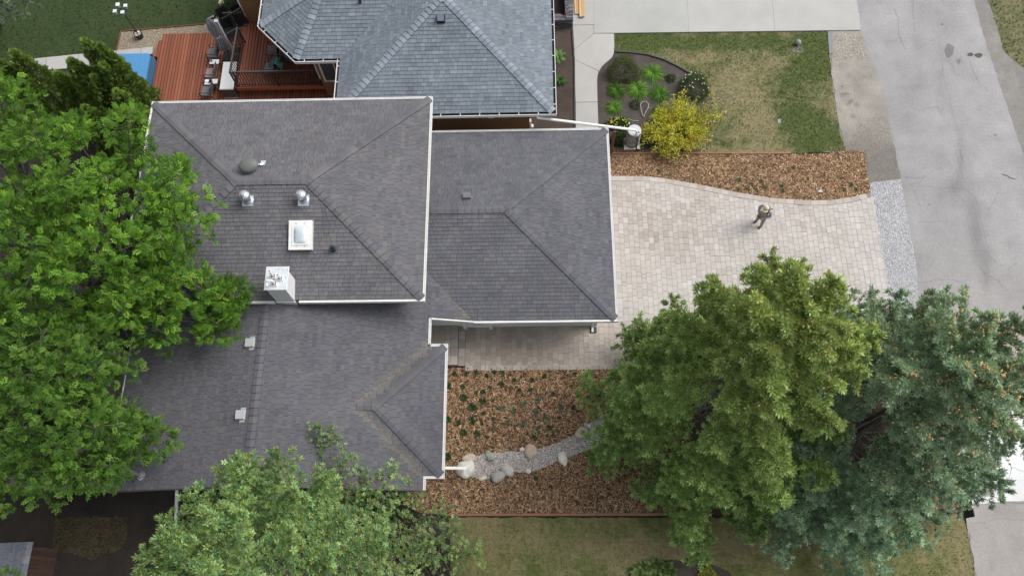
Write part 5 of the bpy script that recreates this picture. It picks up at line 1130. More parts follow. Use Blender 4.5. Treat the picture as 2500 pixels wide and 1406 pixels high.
# ------------------------------------------------------------------ plants
def leafset(V, F): return np.array(V, float), np.array(F, int)
DIA_V, DIA_F = leafset([(0, 0, 0), (.28, .06, .45), (0, .0, 1), (-.28, .06, .45)], [(0, 1, 2), (0, 2, 3)])
def rosette_plant(name, loc, n, L, w, cols, label, cat, group=None, seed=0, arch=.55, mname='blade', lift=.9):
    """strap leaves arching out from a crown"""
    rs = np.random.RandomState(seed); V, F, T = [], [], []
    for k in range(n):
        a = rs.uniform(0, 6.28); l = L*rs.uniform(.55, 1.1); e = rs.uniform(.35, 1.25)*lift; c, s = math.cos(a), math.sin(a); o = len(V); col = np.array(cols[rs.randint(len(cols))])*rs.uniform(.75, 1.2)
        for i in range(5):
            t = i/4; r = l*(math.cos(e)*t+.25*t*t); z = l*(math.sin(e)*t-arch*t*t); ww = w*(.7+.6*t)*(1-t**3)+.002
            V += [(loc[0]+c*r-s*ww, loc[1]+s*r+c*ww, loc[2]+max(z, -.0)+.01), (loc[0]+c*r+s*ww, loc[1]+s*r-c*ww, loc[2]+max(z, 0)+.012)]
        for i in range(4): F.append((o+2*i, o+2*i+1, o+2*i+3, o+2*i+2)); T.append(col)
    return build_np(np.array(V), np.array(F), np.array(T), name, M[mname], label=label, cat=cat, group=group, origin=loc)
def shell_pts(n, r, rs, up=.15):
    d = rs.normal(size=(n, 3)); d[:, 2] = np.abs(d[:, 2])*1.0-up; d /= np.linalg.norm(d, axis=1, keepdims=True); return d
def shrub(name, c, rx, ry, h, n, cols, leaf, label, cat, seed=0, group=None, flowers=None, nf=0, fsize=.03, stems=8, lumps=.25, mname='leaf'):
    rs = np.random.RandomState(seed); t = thing(name, c, label, cat, group); c = np.array(c, float)
    d = shell_pts(n, 1, rs); k = .45+.55*rs.rand(n)**.45
    az = np.arctan2(d[:, 1], d[:, 0]); ph = rs.uniform(0, 6.28, 3); lump = 1+lumps*(np.sin(az*3+ph[0]+d[:, 2]*2)+.6*np.sin(az*5+ph[1]-d[:, 2]*4))*.6
    P = c+np.stack([d[:, 0]*rx*k*lump, d[:, 1]*ry*k*lump, np.maximum(.03, d[:, 2]*h*k*(1+.3*(lump-1)))], 1)
    dirs = d+rs.normal(0, .55, (n, 3)); C = np.array(cols)[rs.randint(0, len(cols), n)]*rs.uniform(.7, 1.25, (n, 1))
    V, F, T = inst(DIA_V, DIA_F, P, frames(dirs, rs), leaf*rs.uniform(.6, 1.3, n), C); build_np(V, F, T, 'foliage', M[mname], t)
    mb = MB()
    for k in range(stems):
        dd = shell_pts(1, 1, rs)[0]; mb.tube([c, c+dd*np.array([rx, ry, h])*.45+[0, 0, .05*h], c+dd*np.array([rx, ry, h])*.85], [.02, .013, .006], 5)
    mb.build('stems', M['bark'], t)
    if nf:
        dd = shell_pts(nf, 1, rs, -.25); Pf = c+dd*np.array([rx, ry, h])*rs.uniform(.92, 1.05, (nf, 1)); mb = MB()
        for p in Pf: mb.blob(p, fsize, fsize, fsize*.6, 6, 4, 0, tuple(np.array(flowers)*rs.uniform(.85, 1.1)))
        mb.build('flowers', M['plain'], t)
    return t
LILY = [(.090, .200, .026), (.115, .245, .034), (.062, .145, .024), (.15, .29, .045)]
for k, (px, py, L, lab, tint) in enumerate(((1593, 181, .50, 'large bright daylily clump nearest the curved bed edging', 1.15), (1557, 221, .50, 'large daylily clump in the middle of the flower bed', 1.1), (1505, 222, .45, 'dark daylily clump nearest the sidewalk under the round shrub', .65), (1611, 232, .44, 'daylily clump left of the yellow bush top', .8), (1499, 264, .38, 'smaller daylily clump beside the straight part of the sidewalk', .9), (1613, 275, .36, 'half hidden daylily clump touching the yellow bush', .7))):
    rosette_plant('daylily', G(px, py, .01), 360, L*1.1, .010, [tuple(np.array(q)*tint) for q in LILY], lab, 'daylily', 'daylilies in the flower bed', seed=100+k)
OLV = [(.085, .115, .032), (.105, .135, .04), (.065, .090, .028), (.125, .14, .045)]; DKG = [(.050, .095, .030), (.068, .118, .036), (.038, .075, .025)]
shrub('round_shrub', G(1522, 178), .74, .72, .85, 5200, OLV, .05, 'round olive green shrub at the top left of the flower bed', 'shrub', 1)
shrub('round_shrub', G(1692, 218), .70, .72, .80, 4600, DKG+[(.05, .07, .02)], .05, 'dark green shrub with few cream flowers by the dry lawn', 'shrub', 2, flowers=(.75, .72, .45), nf=34, fsize=.025)
shrub('small_shrub', G(1637, 193), .22, .20, .25, 500, DKG, .05, 'little dark shrub between the curved edging and the dark round shrub', 'shrub', 3)
shrub('small_shrub', G(1550, 257), .20, .24, .28, 500, DKG, .05, 'little dark shrub beside the rope loop', 'shrub', 4)
shrub('small_shrub', G(1664, 236), .22, .22, .25, 400, DKG, .05, 'little dark shrub just above the yellow bush', 'shrub', 41)
shrub('flowering_shrub', G(1508, 306), .52, .34, .40, 2200, [(.045, .10, .025), (.06, .13, .03)], .06, 'low green shrub with yellow flowers next to the rain barrel pipe', 'shrub', 5, flowers=(.72, .70, .12), nf=60, fsize=.026)
shrub('leafy_shrub', G(1515, 345), .46, .36, .45, 1800, DKG, .08, 'dark leafy shrub behind the fence post and the barrel', 'shrub', 6)
shrub('leafy_shrub', G(1572, 355), .28, .30, .4, 700, DKG, .06, 'small dark shrub right of the rain barrel', 'shrub', 61)
# the yellow barberry: many arching shoots with small leaves
def barberry():
    c = np.array(G(1652, 335)); t = thing('yellow_bush', c, 'large golden yellow bush spilling over the timber edging beside the rain barrel', 'bush'); rs = np.random.RandomState(8); mb = MB(); P, D, C = [], [], []
    tips = []
    for k in range(330):
        a = rs.uniform(0, 6.28); r = math.sqrt(rs.rand()); px = 1650+r*92*math.cos(a)*(1+.12*math.sin(3*a)); py = 318+r*72*math.sin(a); z = 1.15*(1-.55*r*r)*rs.uniform(.55, 1.05)
        tips.append(G(px, py, z)*1.0)
    for px, py, z in [(1738, 246, .8), (1742, 262, .85), (1748, 280, .8), (1760, 288, .6), (1735, 272, .9), (1726, 285, .9), (1765, 282, .5), (1740, 300, .6), (1738, 235, .7), (1730, 255, .8), (1752, 270, .8)]*2: tips.append(G(px+rs.normal(0, 4), py+rs.normal(0, 4), z))
    for px, py, z in [(1668, 222, .9), (1655, 235, 1.0), (1690, 240, .9), (1640, 240, .9), (1675, 250, 1.1), (1700, 262, 1.0), (1650, 262, 1.2), (1665, 270, 1.2), (1685, 275, 1.2)]*3: tips.append(G(px+rs.normal(0, 6), py+rs.normal(0, 6), z+rs.normal(0, .1)))
    for k, e in enumerate(tips):
        m = c+(e-c)*.5+[0, 0, .28]; pts = [c+(rs.normal(0, .08, 3)*[1, 1, 0]), m, e]
        mb.tube(pts, [.010, .007, .003], 4, (.9, .8, .7), cap=False); n = rs.randint(34, 58); s = 1-.55*rs.rand(n)**1.2
        for q in s:
            p = (1-q)**2*pts[0]+2*q*(1-q)*m+q*q*e; P.append(p+rs.normal(0, .055, 3)); D.append(rs.normal(0, .7, 3)+[0, 0, .5]+(e-m)*.6)
        b = np.array([(.62, .58, .055), (.50, .53, .06), (.70, .66, .12), (.58, .44, .04), (.36, .44, .06)][rs.choice(5, p=[.32, .26, .18, .12, .12])]); C += [b*rs.uniform(.75, 1.2) for _ in range(n)]
    V, F, T = inst(DIA_V, DIA_F, np.array(P), frames(np.array(D), rs), rs.uniform(.045, .095, len(P)), np.array(C)); build_np(V, F, T, 'foliage', M['leaf'], t); mb.build('stems', M['bark'], t)
barberry()
# hostas beside the neighbour's wall
for k, (px, py, lab, cc) in enumerate(((1362, 137, 'light green hosta in the soil strip beside the sidewalk', [(.10, .22, .05), (.13, .27, .07)]), (1366, 197, 'darker leafy plant lower in the soil strip', [(.04, .095, .025), (.055, .12, .03)]))):
    rosette_plant('hosta', G(px, py), 46, .40, .062, cc, lab, 'hosta', seed=130+k, arch=.5, mname='leaf')
# mulch bed planting: small tufts and blue green rosettes
ORD = ['first', 'second', 'third', 'fourth', 'fifth', 'sixth', 'seventh', 'eighth', 'ninth', 'tenth', 'eleventh', 'twelfth', 'thirteenth', 'fourteenth', 'fifteenth', 'sixteenth', 'seventeenth', 'eighteenth', 'nineteenth', 'twentieth']
def row_labels(spots, edges, rows, fmt, extra=None):
    """a label for every plant from its row and its place counted from the left"""
    out = [None]*len(spots); R = {}
    for i, q in enumerate(spots):
        if extra and extra(q): R.setdefault('x', []).append(i); continue
        R.setdefault(sum(q[1] >= e for e in edges), []).append(i)
    for k, L in R.items():
        L.sort(key=lambda i: spots[i][0] if k != 'x' else spots[i][1])
        for n, i in enumerate(L):
            sz = 'large' if spots[i][2] >= 1.25 else ('small' if spots[i][2] >= .85 else 'tiny')
            out[i] = ('large dark tuft hugging the house wall under the right eave, %s from the top' % ORD[n]) if k == 'x' else fmt % (sz, ORD[n], rows[k])
    return out
def zz(x, y): return 1020+x/3.429, 880+y/3.429
TUFT = [(305, 110, 1), (410, 110, 1), (490, 100, 1.1), (575, 130, .9), (640, 95, .9), (705, 100, .9), (770, 120, .7), (868, 135, .6), (1060, 130, .9), (1240, 110, .8), (1315, 112, .9), (1405, 110, .8), (375, 225, 1), (605, 232, .9), (700, 200, 1.3), (805, 165, .9), (850, 250, .9), (945, 245, 1), (955, 165, 1), (785, 230, .8), (1130, 280, .9), (1285, 215, .7), (1400, 205, .8), (1345, 305, .9), (1430, 318, .8), (1510, 295, 1), (490, 270, .9), (545, 260, 1), (385, 315, 1.5), (545, 340, 1.4), (620, 330, .8), (455, 395, 1.6), (360, 415, .7), (455, 500, 1.5), (340, 520, 1), (550, 440, .8), (380, 605, 1.4), (500, 610, 1.3), (635, 485, .8), (635, 570, .8), (535, 510, .7), (890, 670, .7), (975, 645, 1.1), (1080, 630, .7), (1135, 630, .8), (1100, 565, 1), (1170, 585, .8), (1300, 395, 1), (1185, 480, .7), (990, 985, .9), (915, 1010, .6), (1335, 1190, .8), (250, 800, 1.5), (252, 500, 1.5), (252, 215, 1.5), (420, 1010, .7), (1250, 965, .6), (1115, 1055, .6)]
GT = 'small dark green perennial tufts planted in the lower mulch bed'; GB = 'blue green spiky rosettes planted in the lower mulch bed'; GW = 'small weeds sprouting in the upper mulch bed'
def tuft_mesh(seed, n, L, w, cols):
    return rosette_plant('green_tuft', (0, 0, 0), n, L, w, cols, 'x', 'plant', seed=seed, arch=.45, mname='leaf')
def place_copies(src, spots, name, labels, cat, group, z=.02, seed=0):
    rs = np.random.RandomState(seed)
    for i, (x, y, s) in enumerate(spots):
        o = src[i % len(src)].copy(); o.name = name; COL.objects.link(o); p = G(x, y, z); o.location = tuple(p); o.scale = (s, s, s*rs.uniform(.8, 1.1)); o.rotation_euler = (0, 0, rs.uniform(0, 6.28)); o['label'] = labels[i]; o['category'] = cat; o['group'] = group
    for q in src: bpy.data.objects.remove(q)
place_copies([tuft_mesh(200+k, 60, .125, .012, [(.022, .048, .014), (.032, .065, .02), (.04, .085, .024)]) for k in range(4)], [(*zz(x, y), s*1.05) for x, y, s in TUFT], 'green_tuft', row_labels(TUFT, [150, 240, 300, 360, 450, 550, 625, 900], ['the row nearest the walkway', 'the second row below the walkway', 'the third row below the walkway', 'the fourth row below the walkway', 'the fifth row below the walkway', 'the sixth row below the walkway', 'the second row above the stone channel', 'the row just above the stone channel', 'the mulch below the stone channel'], '%s dark green tuft, %s from left in %s', lambda q: q[0] < 260), 'plant', GT, seed=1)
ROS = [(705, 400, 1.1), (808, 425, 1.1), (887, 365, 1.05), (1000, 335, 1.2), (990, 435, 1.15), (1075, 485, 1), (745, 515, 1.05), (880, 525, 1.15), (1200, 395, 1.15), (1010, 570, 1.05)]
place_copies([tuft_mesh(220+k, 30, .155, .015, [(.070, .125, .080), (.095, .155, .10), (.050, .095, .055)]) for k in range(3)], [(*zz(x, y), s) for x, y, s in ROS], 'blue_rosette', ['spiky blue green rosette, '+q for q in ('leftmost of the rosettes in the mulch bed', 'second from left among the upper rosettes', 'third from left among the upper rosettes', 'the topmost one in the mulch bed', 'directly below the topmost one', 'lower right of the one below the topmost', 'leftmost of the lower ones', 'midway between bed centre and the round tan boulder', 'rightmost one nearest the spruce', 'closest above the round tan boulder')], 'plant', GB, seed=2)
def z4(x, y): return 1480+x/3.247, 400+y/3.247
WEED = [(420, 62, .9), (500, 92, .9), (690, 130, .8), (1050, 130, 1.2), (1090, 50, .8), (1230, 140, 1.1), (1190, 215, 1), (1110, 205, 1), (1260, 190, 1), (1045, 205, .9), (1390, 180, 1), (1480, 35, .8), (1400, 215, 1), (1940, 170, 1), (1880, 205, 1), (1980, 205, 1), (1600, 120, .7), (1150, 165, .9), (1320, 150, .8), (900, 180, .8), (1010, 55, .7), (1845, 110, .7)]
place_copies([tuft_mesh(240+k, 36, .13, .012, [(.045, .085, .03), (.06, .10, .04), (.035, .065, .022)]) for k in range(3)], [(*z4(x, y), s) for x, y, s in WEED], 'weed', row_labels(WEED, [100, 175], ['the upper part of the driveway mulch strip', 'the middle of the driveway mulch strip', 'the mulch strip closest to the curved paver border'], '%s weed, %s from left in %s'), 'plant', GW, seed=3)
mb = MB(); rs = np.random.RandomState(2); c = G(2003, 466, .05)
for k in range(14): mb.blob(c+[rs.normal(0, .07), rs.normal(0, .05), .03], .03, .03, .02, 6, 4, 0, (.62, .58, .60))
mb.build('flower_clump', M['plain'], label='tiny clump of pale flowers at the driveway edge of the upper mulch', cat='flowers')
# boulders of the dry stream
BO = [(1145.4, 1118, .27, .17, (.46, .40, .32), 'cream and brown boulder behind the big white one'), (1137, 1145, .34, .36, (.60, .58, .53), 'largest white boulder under the end of the downspout'), (1196, 1113, .18, .22, (.30, .30, .25), 'greenish grey boulder on the upper edge of the stone channel'), (1295.6, 1102, .27, .23, (.44, .35, .28), 'rounded pinkish tan boulder at the middle of the channel'), (1238.7, 1148, .22, .25, (.44, .42, .38), 'light grey boulder touching the darker grey one'), (1215.4, 1163, .25, .28, (.33, .32, .30), 'darker grey boulder at the lower edge of the channel'), (1374, 1119, .29, .15, (.66, .62, .53), 'flat cream white boulder right of the channel'), (1421, 1056, .22, .24, (.46, .38, .32), 'tan boulder at the far end by the green spruce'), (1431, 1037, .09, .10, (.36, .35, .34), 'small grey stone above the tan boulder'), (1437.5, 1039.5, .07, .09, (.62, .59, .54), 'small white stone next to the spruce branches'), (1274.6, 1097, .10, .10, (.56, .48, .44), 'small pinkish white stone beside the round tan boulder'), (1289.8, 1150, .10, .10, (.58, .54, .48), 'small white stone at the bottom edge of the channel'), (1179, 1167, .18, .07, (.50, .45, .36), 'flat cream stone at the bottom left of the channel'), (1184.8, 1115, .07, .09, (.55, .52, .46), 'tiny pale stone left of the greenish boulder'), (1446, 1081, .08, .08, (.62, .60, .56), 'small white stone under the lowest spruce branch')]
for k, (px, py, rx, ry, c, lab) in enumerate(BO):
    mb = MB(); p = G(px, py, .06); mb.blob(p+[0, 0, min(rx, ry)*.25], rx, ry, min(rx, ry)*.75, 18, 12, .10, c, seed=k*7+3, rot=.3*k); mb.build('boulder', M['boulder'], label=lab, cat='boulder', group='boulders along the stone channel', smooth=True)
# bottom bed with hostas and a yellow shrub
P_HB = px_poly([(1530, 1500), (1533, 1400), (1555, 1380), (1600, 1368), (1650, 1366), (1710, 1372), (1760, 1385), (1785, 1400), (1800, 1500)])
sheet('garden_bed', rough_edge(P_HB, .03, .12, 17), 0.012, M['soil'], lambda x, y: np.array((.055, .045, .040))*(.7+.6*float(fbm(x, y, 1.5))), .3)
rs = np.random.RandomState(14); k = 0
HSP = ((1550, 1396), (1568, 1386), (1588, 1380), (1608, 1378), (1628, 1380), (1560, 1410), (1582, 1402), (1604, 1398), (1626, 1400), (1640, 1392), (1575, 1424), (1600, 1420), (1626, 1420))
HLB = row_labels([(x, y, 1) for x, y in HSP], [1394, 1415], ['the back row of the bottom bed', 'the middle row of the bottom bed', 'the front row at the picture edge'], '%s broad leaved hosta, %s from left in %s')
for px, py in HSP:
    rosette_plant('hosta', G(px, py, .02), 22, .26, .060, [(.11, .18, .035), (.060, .110, .025), (.18, .24, .075), (.045, .085, .02)], HLB[k], 'hosta', 'hostas in the bottom bed', seed=300+k, arch=.5, mname='leaf', lift=.8); k += 1
shrub('yellow_shrub', G(1726, 1405), .34, .32, .42, 1500, [(.34, .36, .03), (.28, .33, .03), (.40, .40, .05)], .045, 'small bright yellow shrub at the bottom edge below the spruce', 'shrub', 7)
shrub('leafy_shrub', G(568, 28), .55, .75, .6, 2400, DKG, .06, 'dark green shrub against the far stucco wall', 'shrub', 9)

# ------------------------------------------------------------------ trees
SHOOT_V, SHOOT_F = [], []
for _k in range(6):
    if _k == 0: d, l = np.array([0, 0, 1.0]), 1.0
    else: a = _k*2*math.pi/5; d = np.array([math.cos(a)*.85, math.sin(a)*.85, .50]); d /= np.linalg.norm(d); l = .85
    p = np.cross(d, [0, 0, 1.0] if _k else [1, 0, 0]); p /= np.linalg.norm(p); o = len(SHOOT_V)
    SHOOT_V += [tuple(d*l*.02), tuple(d*l*.5+p*.15), tuple(d*l), tuple(d*l*.5-p*.15)]; SHOOT_F += [(o, o+1, o+2), (o, o+2, o+3)]
SHOOT_V, SHOOT_F = leafset(SHOOT_V, SHOOT_F)
def spruce(name, base, top, R, cols, tipcol, label, seed, nb=110, shoot=.15, per=300, droop=.22, cones=0, conecol=(.34, .22, .10), bare=None, pw=.7, z0=.7, width=1.0, topcol=None):
    """boughs in a golden-angle spiral; every bough is a tongue of star-shaped shoots on a drooping limb"""
    rs = np.random.RandomState(seed); base, top = np.array(base, float), np.array(top, float); H = top[2]-base[2]
    t = thing(name, base, label, 'spruce tree', group='spruce trees')
    ax = lambda z: base+(top-base)*(z/H)
    mb = MB(); mb.tube([ax(H*i/10) for i in range(11)], [.24*(1-.92*i/10)+.01 for i in range(11)], 9); mb.build('trunk', M['bark'], t)
    P, D, C, S = [], [], [], []; br = MB(); CP = []
    for k in range(nb):
        u = (k+.5)/nb; z = z0+(H-.25-z0)*u**1.12+rs.normal(0, .10); f = max(.02, 1-z/H); a = k*2.39996+rs.normal(0, .22)
        L = R*f**pw*rs.uniform(.80, 1.10)+.22; o = ax(z); e = np.array([math.cos(a), math.sin(a), 0]); sd = np.array([-e[1], e[0], 0]); bt = rs.uniform(.85, 1.15)
        rise = .95 if f < .10 else (.45 if f < .3 else .12); dr = droop*rs.uniform(.6, 1.4)
        cur = lambda s: o+np.multiply.outer(s, e)*L+np.multiply.outer(L*(rise*s-dr*np.sin(np.minimum(1, s*.8)*math.pi)*.6+.14*s**4), np.array([0, 0, 1.0]))
        sl = np.linspace(0, 1, 7); pts = cur(sl); br.tube(list(pts), [max(.007, .03*f+.012)*(1-.85*q) for q in sl], 4, (1, 1, 1), cap=False)
        isb = bare(a, f, rs) if bare else 0
        n = int(per*(.30+.70*min(1, L/(R*.8)))*(1-isb)); w = (.24+.135*L)*width*rs.uniform(.85, 1.2); smin = max(.12, .42-.10/L) if f > .25 else .05
        nm = max(6, int(n*.22)); nf = int(3+L*1.7); n = nm+max(0, n-nm)//(2*nf)*(2*nf)     # main axis + side fingers
        sv = np.empty(n); lat = np.zeros(n); fw = np.zeros(n); ft = np.ones(n); sv[:nm] = smin+(1.03-smin)*rs.rand(nm)**.8
        m_ = (n-nm)//(2*nf); q0 = nm
        for fi in range(nf):
            sf = smin+(.97-smin)*(fi+.5)/nf
            for sg in (-1, 1):
                lf = w*1.25*math.sqrt(max(.05, 1-((sf-.45)/.60)**2))*rs.uniform(.75, 1.2); tt = rs.rand(m_)**.75; sl_ = slice(q0, q0+m_); q0 += m_
                sv[sl_] = sf+rs.normal(0, .012); lat[sl_] = sg*lf*.78*tt+rs.normal(0, .035, m_); fw[sl_] = lf*.68*tt+rs.normal(0, .055, m_)*(1.15-tt); ft[sl_] = tt
        p = cur(sv)+lat[:, None]*sd+fw[:, None]*e; p[:, 2] += -.50*lat**2/w+rs.uniform(-.12, .04, n)*w+.05; p += rs.normal(0, .02, (n, 3))
        d = e*.75+np.multiply.outer(np.clip(lat/w, -1, 1)*.9, sd)+np.array([0, 0, .62])+rs.normal(0, .26, (n, 3))
        P.append(p); D.append(d); C.append(np.full(n, bt)*(1+.25*(rs.rand(n) < .3))); S.append(rs.uniform(.75, 1.2, n))
        if isb:
            for _ in range(int(34*isb*L/3)):
                q = cur(np.array([rs.uniform(.2, 1)]))[0]; g = q+sd*rs.choice([-1, 1])*rs.uniform(.2, .75)+e*rs.uniform(.1, .5)+rs.normal(0, .10, 3); m_ = (q+g)/2+rs.normal(0, .06, 3); br.tube([q, m_, g], [.011, .008, .003], 3, (1.9, 1.8, 1.7), cap=False)
                for _2 in range(2): h2 = m_+rs.normal(0, .18, 3); br.tube([m_, h2], [.006, .002], 3, (1.9, 1.8, 1.7), cap=False)
        if cones and f < .62:
            nc = rs.poisson(cones*(1 if f < .42 else .35)); sc = rs.uniform(.5, 1, nc); CP += list(cur(sc)+np.multiply.outer(rs.normal(0, .5, nc)*w, sd)+np.array([0, 0, .10]))
    n = 60; q = rs.rand(n); P.append(ax(0)+(top-base)*(1-.06*q)[:, None]+rs.normal(0, .05, (n, 3))); D.append(np.stack([rs.normal(0, .7, n), rs.normal(0, .7, n), np.full(n, .5)], 1)); C.append(np.full(n, 1.1)); S.append(np.full(n, 1.1))
    P, D, C, S = np.concatenate(P), np.concatenate(D), np.concatenate(C), np.concatenate(S)
    col = np.array(cols)[rs.randint(0, len(cols), len(P))]; tip = rs.rand(len(P)) < .30
    if topcol is not None: fz = np.clip((P[:, 2]-base[2])/H, 0, 1)[:, None]**1.5; col = col*(1-fz)+np.array(topcol)*fz
    col = np.where(tip[:, None], np.array(tipcol), col)*C[:, None]*rs.uniform(.78, 1.22, (len(P), 1))
    V, F, T = inst(SHOOT_V, SHOOT_F, P, frames(D, rs), shoot*S, col); build_np(V, F, T, 'crown', M['needle'], t)
    br.build('branches', M['bark'], t)
    if CP:
        CP = np.array(CP); d = np.stack([rs.normal(0, .6, len(CP)), rs.normal(0, .6, len(CP)), -np.ones(len(CP))], 1); V, F, T = inst(OCT_V[:, [2, 1, 0]]*np.array([.62, .5, 1.0]), OCT_F, CP, frames(d, rs), rs.uniform(.055, .095, len(CP)), np.array(conecol)*rs.uniform(.75, 1.25, (len(CP), 1))); build_np(V, F, T, 'cones', M['needle'], t, kind='stuff')
    return len(P)
def at_h(px, py, z): return G(px, py, z)
tp = at_h(1985, 752, 14.0); b = np.array([tp[0]+.0, tp[1]-.1, 0]); n1 = spruce('green_spruce', b, tp, 4.45, [(.165, .285, .090), (.135, .245, .080), (.200, .325, .098), (.180, .275, .080)], (.350, .480, .160), 'big yellow green spruce between mulch bed, driveway and blue spruce', 11, cones=1.6, nb=118, per=470, pw=.60, topcol=(.300, .355, .095), conecol=(.50, .36, .18), shoot=.155, width=.86)
tp = at_h(2420, 862, 11.6); b = np.array([tp[0]-.1, tp[1]-.2, 0]); n2 = spruce('blue_spruce', b, tp, 4.9, [(.180, .290, .190), (.148, .255, .172), (.215, .330, .205), (.175, .270, .140)], (.360, .490, .310), 'blue green spruce loaded with tan cones beside the road', 12, cones=20, conecol=(.62, .44, .22), nb=118, per=470, pw=.58, topcol=(.275, .360, .200), shoot=.155, width=.90)
def bare_fn(a, f, rs):       # the side towards the house front, low down, has died back
    d = math.cos(a-.55); return .55 if (d > .70 and f > .48) else (.15 if d > .2 and f > .5 else .0)
tp = at_h(455, 1375, 14.0); b = np.array([tp[0], tp[1], 0]); n3 = spruce('thinning_spruce', b, tp, 4.9, [(.158, .275, .100), (.130, .245, .104), (.190, .295, .090), (.210, .260, .066)], (.330, .465, .170), 'pale green spruce with bare dead twigs at the bottom edge of the picture', 13, bare=bare_fn, nb=104, per=480, droop=.14, pw=.66, shoot=.130, width=.82)

# leafy trees with pinnate leaves
PIN_V, PIN_F = [], []
for _i, (zp, sd_) in enumerate([(.25, -1), (.25, 1), (.5, -1), (.5, 1), (.75, -1), (.75, 1), (.85, 0)]):
    o = len(PIN_V); ax_ = np.array([sd_*.85, -.12, .55]) if sd_ else np.array([0, -.12, 1.0]); ax_ /= np.linalg.norm(ax_); l = .44; sdv = np.cross(ax_, [0, 1, 0]); b0 = np.array([0, .02-.10*zp*zp, zp])
    PIN_V += [tuple(b0), tuple(b0+ax_*l*.5+sdv*.105+[0, -.02, 0]), tuple(b0+ax_*l+[0, -.08, 0]), tuple(b0+ax_*l*.5-sdv*.105+[0, -.02, 0])]; PIN_F += [(o, o+1, o+2), (o, o+2, o+3)]
PIN_V, PIN_F = leafset(PIN_V, PIN_F)
def leafy(name, base, blobs, cols, label, seed, n_per=46, leaf=.30, forks=5, cat='leafy tree'):
    """blobs: clumps (x, y, z, r); limbs grow from the trunk to every clump"""
    rs = np.random.RandomState(seed); base = np.array(base, float); t = thing(name, base, label, cat); B = np.array(blobs)
    ctr = B[:, :3].mean(0); fork = base+(ctr-base)*np.array([.35, .35, 0])+[0, 0, B[:, 2].min()*.42]
    mb = MB(); mb.tube([base, base+(fork-base)*.5+rs.normal(0, .06, 3), fork], [.26, .22, .18], 10); mb.build('trunk', M['bark'], t)
    lm = MB(); hubs = []
    for k in range(forks):
        q = B[rs.randint(len(B)), :3]; h = fork+(q-fork)*.55+rs.normal(0, .25, 3); hubs.append(h); lm.tube([fork, (fork+h)/2+rs.normal(0, .18, 3), h], [.13, .10, .075], 6)
    hubs = np.array(hubs); P, D, U, C = [], [], [], []
    for x, y, z, r in B:
        c = np.array([x, y, z]); h = hubs[np.argmin(np.linalg.norm(hubs-c, axis=1))]; m = (h+c)/2+rs.normal(0, .2, 3)-[0, 0, .15]; lm.tube([h, m, c-[0, 0, r*.25]], [.055, .035, .018], 5)
        bt = rs.uniform(.66, 1.30); n = int(n_per*(r/.7)**2)
        nt = max(3, n//6)
        for _ in range(nt):
            d = rs.normal(size=3); d[2] = abs(d[2])*.9-.30; d /= np.linalg.norm(d); k = rs.uniform(.55, 1.05); tip = c+d*np.array([r, r, r*.72])*k
            if rs.rand() < .12: lm.tube([c-[0, 0, r*.2], (c+tip)/2+rs.normal(0, .05, 3), tip], [.014, .010, .005], 3, (1.3, 1.3, 1.25), cap=False)
            tt = bt*rs.uniform(.85, 1.15)
            for _ in range(6):      # a spray of compound leaves at the twig end
                dd = d*.7+rs.normal(0, .65, 3)+[0, 0, .10]; P.append(tip+rs.normal(0, .05, 3)); D.append(dd); U.append(rs.normal(0, .35, 3)+[0, 0, 1]); C.append(tt)
    P, D, U, C = map(np.array, (P, D, U, C)); n = len(P); col = np.array(cols)[rs.choice(len(cols), n)]*C[:, None]*rs.uniform(.75, 1.25, (n, 1))
    V, F, T = inst(PIN_V, PIN_F, P, frames_up(D, U), leaf*rs.uniform(.65, 1.2, n), col); build_np(V, F, T, 'crown', M['leaf'], t); lm.build('limbs', M['bark'], t)
    return n
def clumps(poly, n, zf, r, seed, layers=((0, 1.0),)):
    rs = np.random.RandomState(seed); P = np.array(poly, float); lo, hi = P.min(0), P.max(0); out = []; ctr = P.mean(0)
    pts = []; tries = 0
    while len(pts) < n and tries < 20000:
        tries += 1; x, y = rs.uniform(lo, hi)
        if not inpoly(np.array([x]), np.array([y]), P)[0]: continue
        dmin = (hi-lo).max()/math.sqrt(n)*.42
        if any((x-a)**2+(y-b)**2 < dmin**2 for a, b in pts): continue
        pts.append((x, y))
    for x, y in pts:
        z = zf(x, y)+rs.normal(0, .55); g = G(x, y, z); out.append((*g, r*rs.uniform(.75, 1.25)))
    for dz, frac in layers[1:]:
        for x, y in pts[:int(len(pts)*frac)]:
            z = max(2.0, zf(x, y)-dz+rs.normal(0, .4)); g = G(x+rs.normal(0, 12), y+rs.normal(0, 12), z); out.append((*g, r*rs.uniform(.75, 1.2)))
    return out
ASH = [(.092, .205, .018), (.070, .165, .016), (.122, .250, .022), (.050, .122, .014), (.155, .285, .030)]
UP = [(-60, 180), (20, 195), (90, 215), (150, 260), (215, 262), (232, 300), (300, 290), (345, 330), (350, 380), (420, 395), (490, 420), (520, 470), (525, 520), (440, 530), (540, 570), (535, 640), (560, 700), (605, 720), (590, 770), (545, 800), (480, 830), (400, 860), (310, 850), (230, 840), (150, 800), (60, 830), (-60, 860)]
dome = lambda cx, cy, rx, ry, z0, z1: (lambda x, y: z0+(z1-z0)*max(0, 1-((x-cx)/rx)**2-((y-cy)/ry)**2))
leafy('ash_tree', G(150, 720), clumps(UP, 92, dome(150, 460, 560, 480, 5.4, 8.6), .62, 3, ((0, 1), (1.3, .55), (2.5, .25))), ASH, 'broad bright green leafy tree overhanging the upper left house roof', 21, n_per=120, leaf=.24, forks=9)
